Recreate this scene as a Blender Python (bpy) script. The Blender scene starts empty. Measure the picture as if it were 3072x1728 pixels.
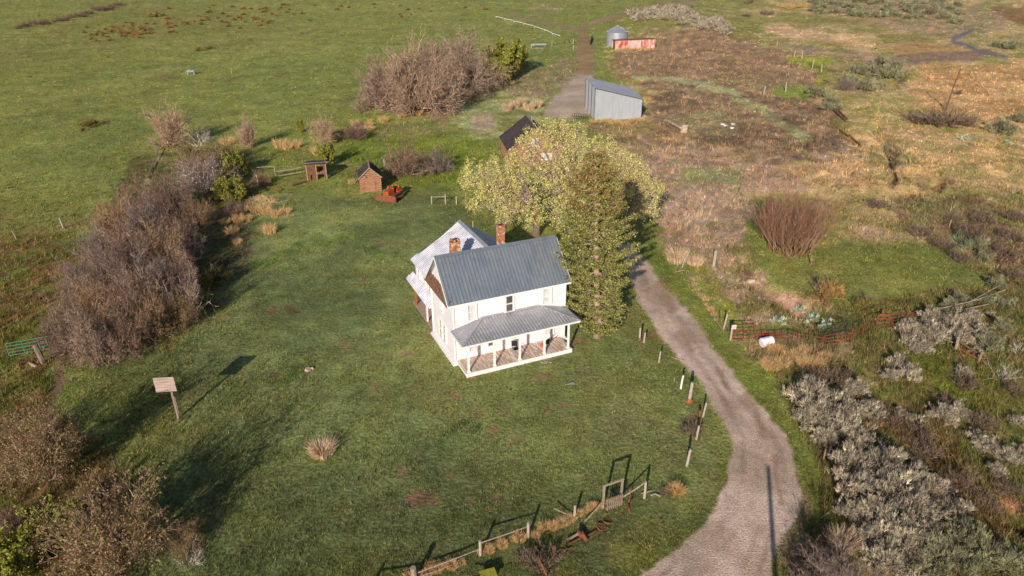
import bpy, math, random
import numpy as np
from mathutils import Vector, Matrix

# ------------------------------------------------------------------ camera, sky, sun
sc = bpy.context.scene
col = sc.collection
F, PITCH, ROLL, CH = 2117.6, math.radians(25.917), math.radians(0.402), 30.928
cd = bpy.data.cameras.new('camera'); cam = bpy.data.objects.new('camera', cd); col.objects.link(cam)
cd.sensor_width = 36; cd.lens = F / 3072 * 36; cd.clip_start = 0.5; cd.clip_end = 6000
fwd = Vector((0, math.cos(PITCH), -math.sin(PITCH))); upv = Vector((0, math.sin(PITCH), math.cos(PITCH))); rt = Vector((1, 0, 0))
rt2 = rt * math.cos(ROLL) - upv * math.sin(ROLL); up2 = rt * math.sin(ROLL) + upv * math.cos(ROLL)
cam.matrix_world = Matrix((rt2, up2, -fwd)).transposed().to_4x4(); cam.location = (0, 0, CH)
sc.camera = cam
EL, AZ = math.radians(21.5), math.radians(16.0)          # sun height; way the shadows run, right of +Y
wd = bpy.data.worlds.new('World'); sc.world = wd; wd.use_nodes = True
nt = wd.node_tree; sky = nt.nodes.new('ShaderNodeTexSky'); sky.sky_type = 'NISHITA'; sky.sun_disc = False
sky.sun_elevation = EL; sky.sun_rotation = math.radians(196); sky.altitude = 1800
nt.links.new(sky.outputs[0], nt.nodes['Background'].inputs[0]); nt.nodes['Background'].inputs[1].default_value = 0.10
sd = bpy.data.lights.new('sun', 'SUN'); sd.energy = 5.0; sd.angle = math.radians(0.55); sd.color = (1.0, 0.93, 0.84)
sun = bpy.data.objects.new('sun', sd); col.objects.link(sun); sun.location = (0, 0, 80)
sdir = Vector((math.sin(AZ) * math.cos(EL), math.cos(AZ) * math.cos(EL), -math.sin(EL)))
sun.rotation_euler = sdir.to_track_quat('-Z', 'Y').to_euler()
sc.view_settings.view_transform = 'Standard'; sc.view_settings.look = 'None'
sc.view_settings.exposure = 0.0; sc.view_settings.gamma = 1.0

# ------------------------------------------------------------------ helpers
rng = np.random.RandomState(7); random.seed(7)
R = math.radians

def ray(px, py):
    X = px - 1536; Y = py - 864
    a = X * math.cos(ROLL) + Y * math.sin(ROLL); b = -X * math.sin(ROLL) + Y * math.cos(ROLL)
    u = -b / F
    return np.array([a / F, math.cos(PITCH) + u * math.sin(PITCH), -math.sin(PITCH) + u * math.cos(PITCH)])
def proj(x, y, z):
    z = z - CH; f = y * math.cos(PITCH) - z * math.sin(PITCH); f = np.maximum(f, 0.5); u = y * math.sin(PITCH) + z * math.cos(PITCH)
    a = F * x / f; b = -F * u / f
    return 1536 + a * math.cos(ROLL) - b * math.sin(ROLL), 864 + a * math.sin(ROLL) + b * math.cos(ROLL)
def G0(px, py, z=0.0):
    d = ray(px, py); t = (z - CH) / d[2]; return np.array([d[0] * t, d[1] * t, z])
def zfor(bx, by, ty):                                   # height of a thing standing at (bx,by) whose top shows at row ty
    b = G0(bx, by); lo, hi = 0.0, 29.0
    for _ in range(40):
        m = (lo + hi) / 2
        if proj(b[0], b[1], m)[1] > ty: lo = m
        else: hi = m
    return lo
def mpp(px, py):
    b = G0(px, py); return (b[1] * math.cos(PITCH) + CH * math.sin(PITCH)) / F

_perm = np.random.RandomState(3).permutation(4096)
def vnoise(x, y, s):
    x = x / s + 137.3; y = y / s + 71.7
    xi = np.floor(x).astype(np.int64); yi = np.floor(y).astype(np.int64); fx = x - xi; fy = y - yi
    fx = fx * fx * (3 - 2 * fx); fy = fy * fy * (3 - 2 * fy)
    def h(i, j): return _perm[(_perm[i & 4095] + j) & 4095] / 4095.0
    return ((h(xi, yi) * (1 - fx) + h(xi + 1, yi) * fx) * (1 - fy) + (h(xi, yi + 1) * (1 - fx) + h(xi + 1, yi + 1) * fx) * fy) * 2 - 1
def fbm(x, y, s, o=4):
    r = 0; a = 1; t = 0
    for k in range(o): r = r + a * vnoise(x + 17.1 * k, y - 9.3 * k, s / 2 ** k); t += a; a *= 0.55
    return r / t
def s2l(c):
    c = np.array(c, float) / 255.0; return np.where(c <= 0.04045, c / 12.92, ((c + 0.055) / 1.055) ** 2.4)
def sst(a, b, x): t = np.clip((x - a) / (b - a), 0, 1); return t * t * (3 - 2 * t)

def tag(o, label=None, cat=None, group=None, kind=None):
    if label: o['label'] = label
    if cat: o['category'] = cat
    if group: o['group'] = group
    if kind: o['kind'] = kind
    return o
def thing(name, label, cat, loc=(0, 0, 0), rz=0.0, group=None):
    o = bpy.data.objects.new(name, None); col.objects.link(o); o.location = loc; o.rotation_euler = (0, 0, rz)
    o.empty_display_size = 0.3
    return tag(o, label, cat, group)
def copy_tree(o, parent=None):
    c = o.copy(); col.objects.link(c); c.parent = parent
    if parent: c.matrix_parent_inverse = o.matrix_parent_inverse.copy()
    for ch in list(o.children): copy_tree(ch, c)
    return c

class MB:
    def __init__(s): s.v = []; s.f = []
    def add(s, vs, fs):
        n = len(s.v); s.v += [tuple(map(float, p)) for p in vs]; s.f += [tuple(i + n for i in q) for q in fs]; return s
    def poly(s, pts, th=0.0):                            # planar polygon, with thickness downwards along its normal
        if th == 0: return s.add(pts, [tuple(range(len(pts)))])
        P = [Vector(p) for p in pts]; n = (P[1] - P[0]).cross(P[2] - P[0]).normalized()
        k = len(P); Q = [p - n * th for p in P]
        return s.add(P + Q, [tuple(range(k)), tuple(range(2 * k - 1, k - 1, -1))] + [(i, i + k, (i + 1) % k + k, (i + 1) % k) for i in range(k)])
    def box(s, c, d, rz=0.0, M=None):
        x, y, z = d[0] / 2, d[1] / 2, d[2] / 2
        vs = [Vector((a * x, b * y, e * z)) for a in (-1, 1) for b in (-1, 1) for e in (-1, 1)]
        m = Matrix.Rotation(rz, 3, 'Z') if M is None else M
        vs = [m @ v + Vector(c) for v in vs]
        return s.add(vs, [(0, 1, 3, 2), (4, 6, 7, 5), (0, 4, 5, 1), (2, 3, 7, 6), (0, 2, 6, 4), (1, 5, 7, 3)])
    def bar(s, a, b, w, h=None, up=(0, 0, 1)):
        h = h or w; a = Vector(a); b = Vector(b); d = b - a; L = d.length
        if L < 1e-6: return s
        d.normalize(); u = Vector(up)
        if abs(d.dot(u)) > 0.95: u = Vector((0, 1, 0))
        x = d.cross(u).normalized(); z = x.cross(d)
        return s.box((a + b) / 2, (w, L, h), M=Matrix((x, d, z)).transposed())
    def tube(s, pts, r, n=8, cap=True):
        P = [Vector(p) for p in pts]; rr = r if hasattr(r, '__len__') else [r] * len(P)
        ref = None; rings = []
        for i, p in enumerate(P):
            d = (P[min(i + 1, len(P) - 1)] - P[max(i - 1, 0)]).normalized()
            if ref is None: ref = Vector((0, 0, 1)) if abs(d.z) < 0.9 else Vector((1, 0, 0))
            x = d.cross(ref).normalized(); y = d.cross(x).normalized(); ref = -y if False else ref
            rings.append([p + (x * math.cos(2 * math.pi * k / n) + y * math.sin(2 * math.pi * k / n)) * rr[i] for k in range(n)])
        vs = [q for ring in rings for q in ring]; fs = []
        for i in range(len(P) - 1):
            for k in range(n): fs.append((i * n + k, i * n + (k + 1) % n, (i + 1) * n + (k + 1) % n, (i + 1) * n + k))
        if cap: fs += [tuple(range(n))[::-1], tuple((len(P) - 1) * n + k for k in range(n))]
        return s.add(vs, fs)
    def build(s, name, m, parent=None, smooth=False):
        me = bpy.data.meshes.new(name); me.from_pydata(s.v, [], s.f); me.update()
        if smooth: me.shade_smooth()
        o = bpy.data.objects.new(name, me); col.objects.link(o); o.parent = parent
        me.materials.append(m); return o

def npmesh(name, V, quads=None, tris=None, mats=(), colors=None, midx=None, smooth=False):
    V = np.asarray(V, np.float32).reshape(-1, 3); me = bpy.data.meshes.new(name)
    nq = 0 if quads is None else len(quads); ntr = 0 if tris is None else len(tris)
    me.vertices.add(len(V)); me.vertices.foreach_set('co', V.ravel())
    idx = np.concatenate([np.asarray(quads, np.int32).ravel() if nq else np.zeros(0, np.int32), np.asarray(tris, np.int32).ravel() if ntr else np.zeros(0, np.int32)])
    me.loops.add(len(idx)); me.loops.foreach_set('vertex_index', idx)
    st = np.concatenate([np.arange(nq) * 4, nq * 4 + np.arange(ntr) * 3]).astype(np.int32)
    me.polygons.add(nq + ntr); me.polygons.foreach_set('loop_start', st)
    me.polygons.foreach_set('loop_total', np.concatenate([np.full(nq, 4), np.full(ntr, 3)]).astype(np.int32))
    if midx is not None: me.polygons.foreach_set('material_index', np.asarray(midx, np.int32))
    me.update(calc_edges=True)
    if smooth: me.shade_smooth()
    if colors is not None:
        a = me.color_attributes.new('tint', 'FLOAT_COLOR', 'POINT')
        C = np.ones((len(V), 4), np.float32); C[:, :3] = colors; a.data.foreach_set('color', C.ravel())
    for m in mats: me.materials.append(m)
    return me
def link(name, me, parent=None, loc=None, rz=0, scale=None):
    o = bpy.data.objects.new(name, me); col.objects.link(o); o.parent = parent
    if loc is not None: o.location = loc
    o.rotation_euler = (0, 0, rz)
    if scale is not None: o.scale = scale if hasattr(scale, '__len__') else (scale,) * 3
    return o

# ------------------------------------------------------------------ materials
def mat(name, c1, c2=None, scale=3.0, rough=0.8, metal=0.0, bump=0.0, bscale=None, stretch=(1, 1, 1), detail=4, lo=0.35, hi=0.65,
        c3=None, s3=1.0, lo3=0.55, hi3=0.7, attr=False, spec=0.3, trans=0.0, raw=False):
    m = bpy.data.materials.new(name); m.use_nodes = True; n = m.node_tree; b = n.nodes['Principled BSDF']
    L = n.links.new; C = (lambda c: (*c, 1)) if raw else (lambda c: (*s2l(c), 1))
    tc = n.nodes.new('ShaderNodeTexCoord'); mp = n.nodes.new('ShaderNodeMapping'); mp.inputs['Scale'].default_value = stretch
    L(tc.outputs['Object'], mp.inputs[0])
    def nz(sc_, det=detail):
        t = n.nodes.new('ShaderNodeTexNoise'); t.inputs['Scale'].default_value = sc_; t.inputs['Detail'].default_value = det; L(mp.outputs[0], t.inputs[0]); return t
    def ramp(src, a, e):
        r = n.nodes.new('ShaderNodeMapRange'); r.inputs[1].default_value = a; r.inputs[2].default_value = e; L(src, r.inputs[0]); return r.outputs[0]
    def mix(f, a, c, mode='MIX'):
        x = n.nodes.new('ShaderNodeMix'); x.data_type = 'RGBA'; x.blend_type = mode
        if hasattr(f, 'links'): L(f, x.inputs[0])
        else: x.inputs[0].default_value = f
        for s_, i in ((a, 6), (c, 7)):
            if hasattr(s_, 'links'): L(s_, x.inputs[i])
            else: x.inputs[i].default_value = s_
        return x.outputs[2]
    out = None
    if c2 is not None: out = mix(ramp(nz(scale).outputs[0], lo, hi), C(c1), C(c2))
    if c3 is not None: out = mix(ramp(nz(s3).outputs[0], lo3, hi3), out, C(c3))
    if attr:
        at = n.nodes.new('ShaderNodeAttribute'); at.attribute_name = 'tint'
        out = at.outputs['Color'] if out is None and c1 is None else mix(1.0, out if out is not None else C(c1), at.outputs['Color'], 'MULTIPLY')
    if out is None: b.inputs['Base Color'].default_value = C(c1)
    else: L(out, b.inputs['Base Color'])
    b.inputs['Roughness'].default_value = rough; b.inputs['Metallic'].default_value = metal; b.inputs['Specular IOR Level'].default_value = spec
    if bump:
        bn = n.nodes.new('ShaderNodeBump'); bn.inputs['Strength'].default_value = bump; bn.inputs['Distance'].default_value = 0.05
        L(nz(bscale or scale * 3).outputs[0], bn.inputs['Height']); L(bn.outputs[0], b.inputs['Normal'])
    if trans:
        tr = n.nodes.new('ShaderNodeBsdfTranslucent'); mx = n.nodes.new('ShaderNodeMixShader'); mx.inputs[0].default_value = trans
        if out is not None: L(out, tr.inputs[0])
        else: tr.inputs[0].default_value = C(c1)
        L(b.outputs[0], mx.inputs[1]); L(tr.outputs[0], mx.inputs[2]); L(mx.outputs[0], n.nodes['Material Output'].inputs[0])
    return m
M = {}
M['white'] = mat('white_paint', (236, 228, 230), (228, 217, 216), scale=0.9, rough=0.6, c3=(205, 190, 178), s3=2.2, lo3=0.62, hi3=0.85, bump=0.08, bscale=14)
M['trim'] = mat('white_trim', (240, 236, 230), (228, 220, 212), scale=4, rough=0.5)
M['roof_steel'] = mat('grey_steel_roof', (138, 144, 150), (124, 131, 139), scale=0.6, rough=0.42, metal=0.35, spec=0.5, stretch=(2, 0.5, 1), c3=(153, 153, 150), s3=1.5, lo3=0.5, hi3=0.8)
M['roof_galv'] = mat('galvanised_roof', (186, 184, 184), (170, 168, 170), scale=0.7, rough=0.4, metal=0.4, spec=0.5, c3=(198, 195, 192), s3=2.0)
M['roof_pale'] = mat('pale_corrugated_roof', (222, 218, 222), (196, 192, 200), scale=1.2, rough=0.45, metal=0.25, spec=0.5)
M['brick'] = mat('chimney_brick', (150, 84, 56), (190, 130, 92), scale=6, rough=0.9, c3=(205, 180, 150), s3=3.5, lo3=0.52, hi3=0.62, bump=0.4, bscale=14)
M['shingle'] = mat('weathered_shingle', (128, 92, 68), (100, 76, 62), scale=8, rough=0.95, c3=(160, 112, 74), s3=4, stretch=(1, 2, 2), bump=0.4)
M['deck'] = mat('porch_boards', (186, 150, 126), (200, 168, 146), scale=2.2, rough=0.85, stretch=(8, 1, 1), c3=(224, 214, 204), s3=1.3, lo3=0.50, hi3=0.58)
M['deckbare'] = mat('bare_deck_boards', (184, 156, 138), (160, 130, 114), scale=3, rough=0.9, stretch=(1, 6, 1))
M['glass'] = mat('window_glass', (60, 58, 56), (96, 92, 86), scale=1.2, rough=0.08, spec=0.8)
M['blind'] = mat('white_blind', (212, 207, 204), (198, 192, 188), scale=3, rough=0.5)
M['wood'] = mat('weathered_wood', (160, 138, 118), (122, 100, 84), scale=4, rough=0.9, stretch=(6, 6, 1), bump=0.3)
M['rail'] = mat('grey_rail_wood', (176, 156, 134), (140, 118, 98), scale=6, rough=0.9, bump=0.2)
M['whitepost'] = mat('whitewashed_wood', (180, 164, 148), (128, 108, 92), scale=5, rough=0.9, lo=0.5, hi=0.7, stretch=(4, 4, 1))
M['log'] = mat('red_brown_log', (158, 108, 78), (178, 134, 104), scale=3, rough=0.9, c3=(126, 82, 60), s3=1.6, stretch=(1, 3, 3), bump=0.3)
M['plank'] = mat('orange_brown_plank', (140, 92, 58), (92, 70, 58), scale=3, rough=0.9, stretch=(7, 7, 0.7), c3=(172, 110, 56), s3=2, bump=0.3)
M['darkshingle'] = mat('dark_wood_shingle', (64, 54, 54), (88, 74, 70), scale=5, rough=0.95, c3=(52, 44, 46), s3=1.5, bump=0.4)
M['orangewood'] = mat('stained_orange_post', (176, 98, 48), (150, 80, 40), scale=3, rough=0.7, stretch=(4, 4, 1))
M['dozer'] = mat('faded_orange_paint', (207, 94, 39), (175, 73, 34), scale=3, rough=0.6, c3=(135, 73, 50), s3=4, lo3=0.55, hi3=0.65)
M['rust'] = mat('brown_rust', (122, 70, 48), (150, 92, 62), scale=9, rough=0.9, c3=(90, 58, 48), s3=3, bump=0.3)
M['track'] = mat('worn_track_steel', (104, 84, 74), (78, 62, 56), scale=7, rough=0.7, metal=0.2)
M['black'] = mat('black_plastic', (28, 27, 28), (46, 44, 44), scale=5, rough=0.6)
M['redpipe'] = mat('rust_red_pipe', (149, 72, 50), (120, 55, 43), scale=6, rough=0.7)
M['darkpipe'] = mat('dark_green_pipe', (44, 70, 54), (58, 52, 44), scale=5, rough=0.6)
M['greenpipe'] = mat('green_gate_paint', (88, 142, 108), (70, 116, 88), scale=5, rough=0.5)
M['shedwall'] = mat('grey_metal_siding', (206, 208, 210), (194, 196, 198), scale=0.8, rough=0.6, metal=0.0, stretch=(3, 3, 0.5))
M['shedroof'] = mat('grey_metal_roof', (150, 150, 160), (140, 141, 150), scale=0.5, rough=0.5, metal=0.2)
M['bin'] = mat('galvanised_bin', (176, 174, 180), (158, 158, 166), scale=0.8, rough=0.45, metal=0.4)
M['redpaint'] = mat('flaking_red_paint', (206, 190, 182), (196, 110, 84), scale=0.8, rough=0.8, c3=(176, 70, 58), s3=0.9, lo3=0.54, hi3=0.66, stretch=(1, 1, 0.35))
M['redroof'] = mat('dark_red_roof', (134, 62, 56), (154, 80, 68), scale=1, rough=0.7)
M['sheet'] = mat('grey_tin_sheet', (172, 176, 180), (140, 142, 140), scale=2, rough=0.4, metal=0.4)
M['stone'] = mat('pale_rock', (204, 184, 160), (160, 138, 116), scale=2, rough=0.95, bump=0.4)
M['pole'] = mat('utility_pole_wood', (124, 88, 64), (100, 72, 56), scale=4, rough=0.9, stretch=(5, 5, 0.5))
M['bark'] = mat('grey_brown_bark', (150, 126, 106), (112, 92, 78), scale=4, rough=0.95, bump=0.5, stretch=(2, 2, 0.5))
M['sprucebark'] = mat('spruce_bark', (190, 160, 136), (150, 120, 100), scale=4, rough=0.95, bump=0.5, stretch=(2, 2, 0.5))
M['yellow'] = mat('yellow_plastic', (168, 160, 52), (136, 132, 48), scale=3, rough=0.5)
M['foliage'] = mat('foliage', None, attr=True, rough=0.7, trans=0.22, spec=0.15)
M['twig'] = mat('twig', None, attr=True, rough=0.9, spec=0.1)
M['grass'] = mat('grass_blades', None, attr=True, rough=0.8, trans=0.25, spec=0.1)
M['signred'] = mat('sign_red', (196, 60, 66), (184, 56, 60), scale=3, rough=0.5)
M['pinkboard'] = mat('backboard_planks', (184, 158, 146), (156, 132, 122), scale=1.6, rough=0.85, stretch=(0.6, 0.6, 7), c3=(206, 178, 158), s3=1.2)
# ground material: the zone colour held by the mesh, broken up by grain at several sizes
def ground_mat(name, fine, fstr, amt, bstr):
    m = bpy.data.materials.new(name); m.use_nodes = True; n = m.node_tree; b = n.nodes['Principled BSDF']; L = n.links.new
    at = n.nodes.new('ShaderNodeAttribute'); at.attribute_name = 'tint'; tc = n.nodes.new('ShaderNodeTexCoord'); prev = at.outputs['Color']
    hs = []
    for s_, st in ((fine, fstr), (fine * 0.22, amt), (0.16, amt * 0.8)):
        t = n.nodes.new('ShaderNodeTexNoise'); t.inputs['Scale'].default_value = s_; t.inputs['Detail'].default_value = 5; t.inputs['Roughness'].default_value = 0.62
        L(tc.outputs['Object'], t.inputs[0]); hs.append(t)
        r = n.nodes.new('ShaderNodeMapRange'); r.inputs[1].default_value = 0.3; r.inputs[2].default_value = 0.7
        r.inputs[3].default_value = 1 - st; r.inputs[4].default_value = 1 + st; L(t.outputs[0], r.inputs[0])
        x = n.nodes.new('ShaderNodeVectorMath'); x.operation = 'SCALE'; L(prev, x.inputs[0]); L(r.outputs[0], x.inputs['Scale']); prev = x.outputs[0]
    L(prev, b.inputs['Base Color']); b.inputs['Roughness'].default_value = 0.95; b.inputs['Specular IOR Level'].default_value = 0.1
    bn = n.nodes.new('ShaderNodeBump'); bn.inputs['Strength'].default_value = bstr; bn.inputs['Distance'].default_value = 0.12
    L(hs[0].outputs[0], bn.inputs['Height']); L(bn.outputs[0], b.inputs['Normal'])
    return m
M['ground'] = ground_mat('meadow_ground', 4.0, 0.42, 0.24, 1.0)
M['gravel'] = ground_mat('gravel', 9.0, 0.40, 0.16, 0.6)
mw = bpy.data.materials.new('creek_water'); mw.use_nodes = True; q = mw.node_tree.nodes['Principled BSDF']
q.inputs['Base Color'].default_value = (0.06, 0.055, 0.055, 1); q.inputs['Roughness'].default_value = 0.12; M['water'] = mw

# ------------------------------------------------------------------ the lie of the land: zones of ground cover, outlined where they lie
KA = 1.45                                                # picture colour (linear) to albedo under this sun
def pdist(px, py, P):
    P = np.array(P, float); n = len(P); d = np.full(px.shape, 1e9); ins = np.zeros(px.shape, bool)
    for i in range(n):
        a = P[i]; b = P[(i + 1) % n]; e = b - a; L2 = max((e ** 2).sum(), 1e-9)
        t = np.clip(((px - a[0]) * e[0] + (py - a[1]) * e[1]) / L2, 0, 1)
        d = np.minimum(d, np.hypot(px - a[0] - t * e[0], py - a[1] - t * e[1]))
        c = ((a[1] > py) != (b[1] > py)); xx = a[0] + (py - a[1]) * e[0] / (e[1] if e[1] != 0 else 1e-9)
        ins ^= c & (px < xx)
    return np.where(ins, -d, d)
def ldist(px, py, P):
    P = np.array(P, float); d = np.full(px.shape, 1e9)
    for a, b in zip(P[:-1], P[1:]):
        e = b - a; t = np.clip(((px - a[0]) * e[0] + (py - a[1]) * e[1]) / max((e ** 2).sum(), 1e-9), 0, 1)
        d = np.minimum(d, np.hypot(px - a[0] - t * e[0], py - a[1] - t * e[1]))
    return d
# polygons are in photograph pixels (3072 wide) of the spot on the ground: (outline, colour a, colour b, softness, opacity, patch size m, brush height m)
Z = []
def zone(P, a, b, soft=18, op=1.0, ps=4.0, hb=None, k=1.1925): Z.append(('p', [(x * k, y * k) for x, y in P], a, b, soft, op, ps, hb))
def strip(P, w, a, b, soft=8, op=1.0, ps=2.0, hb=None, k=1.1925): Z.append(('l', [(x * k, y * k) for x, y in P], a, b, soft, op, ps, hb, w))
zone([(-400, -60), (3000, -60), (3000, 110), (1500, 60), (700, 120), (-400, 300)], (127, 124, 71), (117, 118, 62), 60, .8, 30)
zone([(300, -20), (560, 10), (700, 60), (640, 90), (420, 95), (240, 110), (100, 140), (-20, 190), (-30, 100)], (120, 112, 66), (110, 108, 56), 30, .7, 9)
zone([(1180, 60), (1600, 60), (1500, 160), (1330, 200), (1100, 200), (600, 240), (500, 150)], (113, 118, 64), (123, 126, 67), 70, .7, 16)
strip([(-20, 262), (180, 225), (330, 180), (520, 140), (620, 110), (800, 70)], 7, (136, 124, 84), (126, 118, 76), 6, .5, 6)
strip([(-10, 290), (250, 240), (560, 190), (900, 165), (1050, 160)], 9, (104, 98, 62), (101, 98, 56), 9, .5, 6)
strip([(600, 90), (900, 72), (1150, 62), (1400, 45)], 4, (130, 122, 78), (120, 116, 72), 4, .5, 8)
zone([(1340, 8), (1430, 20), (1410, 40), (1350, 38)], (154, 134, 103), (130, 122, 78), 8, .8, 10)
zone([(1560, 60), (1900, 20), (2640, -20), (2640, 640), (2300, 600), (2100, 480), (1900, 480), (1640, 420), (1560, 300)], (168, 144, 107), (132, 124, 70), 40, .9, 6, .2)
# yard lawn
zone([(600, 440), (700, 470), (900, 480), (1080, 470), (1200, 520), (1340, 600), (1560, 760), (1690, 900), (1760, 1010), (1830, 1160), (1840, 1240), (1760, 1350), (1600, 1500), (200, 1500), (380, 1240), (440, 1050), (200, 880), (440, 840), (530, 700), (520, 560)], (100, 104, 58), (88, 94, 54), 30, 1, 7, .10)
zone([(500, 1200), (1500, 1150), (1700, 1300), (1500, 1500), (400, 1500)], (83, 86, 48), (77, 80, 44), 140, .75, 7, .10)  # lens vignette painted in: lower lawn colour darkened
zone([(250, 950), (520, 900), (700, 1000), (640, 1150), (560, 1400), (200, 1400)], (93, 92, 52), (82, 84, 46), 60, .6, 4, .16)
zone([(1000, 940), (1400, 920), (1700, 960), (1740, 1090), (1500, 1150), (1150, 1060)], (102, 104, 56), (106, 104, 58), 90, .6, 5, .10)
zone([(1500, 1000), (1800, 1100), (1800, 1260), (1600, 1180)], (103, 100, 62), (91, 94, 50), 50, .45, 3)
zone([(480, 360), (900, 380), (1060, 430), (900, 470), (640, 500), (470, 470)], (110, 108, 62), (107, 112, 52), 30, .7, 5, .2)
zone([(840, 300), (1000, 320), (1180, 380), (1180, 460), (1000, 460), (860, 400)], (110, 118, 44), (96, 104, 42), 24, .8, 3, .3)
zone([(1120, 240), (1350, 200), (1420, 240), (1370, 330), (1270, 350), (1150, 330), (1080, 290)], (149, 152, 108), (116, 114, 71), 20, .85, 3.5, .12)
zone([(960, 300), (1140, 290), (1100, 340), (960, 340)], (144, 120, 94), (112, 112, 66), 20, .8, 2.5, .4)
zone([(1180, 290), (1250, 290), (1260, 330), (1190, 335)], (160, 138, 120), (144, 126, 105), 10, .9, 3, .05)
zone([(1010, 270), (1230, 190), (1400, 160), (1480, 130), (1470, 200), (1380, 260), (1240, 240), (1100, 300)], (144, 120, 100), (116, 108, 72), 18, .8, 3, .35)
zone([(1000, 330), (1200, 340), (1270, 400), (1160, 480), (1010, 430)], (105, 116, 40), (114, 122, 48), 18, .7, 2.5, .3)
# left margin weeds
zone([(-60, 580), (190, 570), (230, 650), (150, 720), (120, 860), (150, 1000), (260, 1120), (330, 1300), (300, 1500), (-80, 1500)], (94, 92, 42), (110, 88, 58), 24, .95, 1.6, .3)
zone([(-60, 480), (250, 490), (240, 560), (-60, 590)], (108, 108, 56), (122, 108, 64), 30, .7, 5, .2)
zone([(600, 455), (740, 500), (730, 540), (600, 520), (560, 500)], (172, 142, 105), (116, 114, 60), 16, .85, 1.8, .35)
zone([(400, 870), (200, 880), (560, 800), (560, 640), (500, 600), (520, 700), (450, 860)], (96, 92, 46), (110, 92, 62), 22, .7, 1.5, .25)
zone([(340, 380), (640, 420), (640, 640), (200, 900), (130, 880), (160, 720), (250, 560)], (98, 84, 60), (82, 78, 46), 26, .9, 2, .25)
strip([(412, 345), (378, 440)], 14, (154, 134, 107), (126, 120, 76), 8, .9, 2, .2)
strip([(150, 850), (158, 930), (130, 1010), (118, 1050)], 26, (118, 96, 76), (100, 84, 62), 9, 1, 2, .05)
strip([(0, 590), (60, 575), (240, 545)], 16, (144, 116, 82), (120, 108, 66), 10, .8, 2, .3)
# brush slopes beyond the shed
zone([(1560, 140), (1650, 92), (1760, 84), (1880, 98), (1950, 128), (2060, 160), (2100, 190), (2060, 240), (1950, 228), (1800, 215), (1640, 215), (1545, 180)], (148, 119, 94), (124, 100, 80), 30, 1, 3, .5)
zone([(1630, 205), (1850, 225), (2000, 240), (2090, 270), (2130, 330), (2160, 380), (2020, 430), (1870, 405), (1750, 380), (1640, 310)], (142, 115, 92), (110, 90, 72), 34, 1, 2.2, .45)
zone([(1480, 300), (1700, 330), (1800, 380), (1850, 420), (1650, 420), (1480, 330)], (152, 124, 94), (122, 102, 76), 30, .9, 2.5, .5)
strip([(1600, 200), (1700, 208), (1770, 222), (1860, 242)], 13, (160, 162, 118), (142, 140, 100), 6, .8, 2, .05)
strip([(1860, 255), (1940, 300), (2030, 355)], 22, (155, 156, 112), (118, 116, 80), 8, .8, 2, .08)
zone([(1660, 300), (1760, 285), (1860, 300), (1880, 340), (1760, 350)], (145, 142, 102), (128, 112, 84), 14, .55, 2.5, .2)
zone([(1760, 325), (1880, 335), (1940, 360), (1880, 400), (1780, 380)], (112, 90, 72), (98, 80, 64), 20, 0.5, 2.5)
zone([(1560, 370), (1700, 370), (1860, 395), (1990, 425), (2150, 380), (2250, 400), (2180, 460), (2030, 490), (1900, 500), (1870, 600), (1830, 660), (1700, 640), (1640, 560), (1560, 500)], (174, 146, 127), (154, 126, 107), 30, 0.95, 2.4, .4)
zone([(1700, 420), (1860, 425), (1850, 455), (1740, 480), (1700, 460)], (134, 138, 85), (140, 136, 96), 18, .85, 3, .2)
zone([(1760, 500), (1880, 470), (1870, 560), (1740, 600), (1700, 560)], (176, 150, 129), (154, 134, 112), 20, .7, 2.5, .4)
zone([(1960, 430), (2200, 390), (2300, 440), (2330, 500), (2250, 500), (2050, 480)], (196, 162, 120), (164, 134, 98), 20, .9, 3, .35)
# right middle: mixed meadow
zone([(2080, 480), (2400, 480), (2620, 440), (2620, 800), (2500, 800), (2490, 700), (2300, 590), (2000, 640), (2050, 520)], (160, 136, 100), (128, 118, 70), 28, .95, 3, .3)
zone([(2140, 290), (2330, 300), (2400, 340), (2620, 330), (2620, 480), (2400, 490), (2200, 480), (2160, 380)], (182, 150, 109), (146, 130, 85), 30, 0.95, 3, .3)
zone([(2250, 520), (2400, 500), (2620, 560), (2620, 700), (2520, 720), (2400, 620), (2260, 590)], (108, 84, 68), (112, 106, 66), 28, .85, 2.2, .4)
zone([(2160, 590), (2330, 600), (2300, 640), (2150, 620)], (172, 142, 123), (154, 130, 105), 20, .6, 2, .4)
# upper right
zone([(1880, 40), (2000, 60), (2150, 100), (2250, 125), (2400, 130), (2620, 100), (2620, -60), (2100, -60), (1950, 0)], (172, 146, 109), (130, 122, 72), 26, 0.95, 9, .2)
zone([(1900, 60), (2080, 90), (2230, 118), (2200, 150), (2080, 120), (1960, 100)], (194, 160, 125), (164, 134, 103), 12, .95, 7, .2)
zone([(2050, 20), (2330, 20), (2560, 60), (2520, 100), (2330, 110), (2160, 85), (2060, 50)], (126, 116, 88), (154, 126, 103), 16, .85, 8, .3)
zone([(1960, 40), (2100, 50), (2250, 100), (2420, 110), (2300, 125), (2100, 90), (1960, 70)], (106, 104, 46), (120, 116, 58), 12, .5, 8, .1)
zone([(2000, 128), (2170, 165), (2300, 178), (2290, 152), (2180, 150), (2080, 130)], (146, 116, 106), (128, 106, 84), 8, .9, 6, .15)
zone([(2290, 150), (2380, 140), (2480, 138), (2530, 158), (2440, 168), (2310, 172)], (136, 108, 92), (126, 104, 90), 7, 1, 8, 0)
zone([(2200, 125), (2400, 118), (2440, 130), (2400, 145), (2260, 150)], (180, 142, 105), (152, 116, 82), 9, .85, 7, .1)
zone([(2500, 35), (2620, 30), (2620, 90), (2560, 80)], (112, 84, 60), (134, 102, 70), 9, .9, 9, .1)
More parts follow.
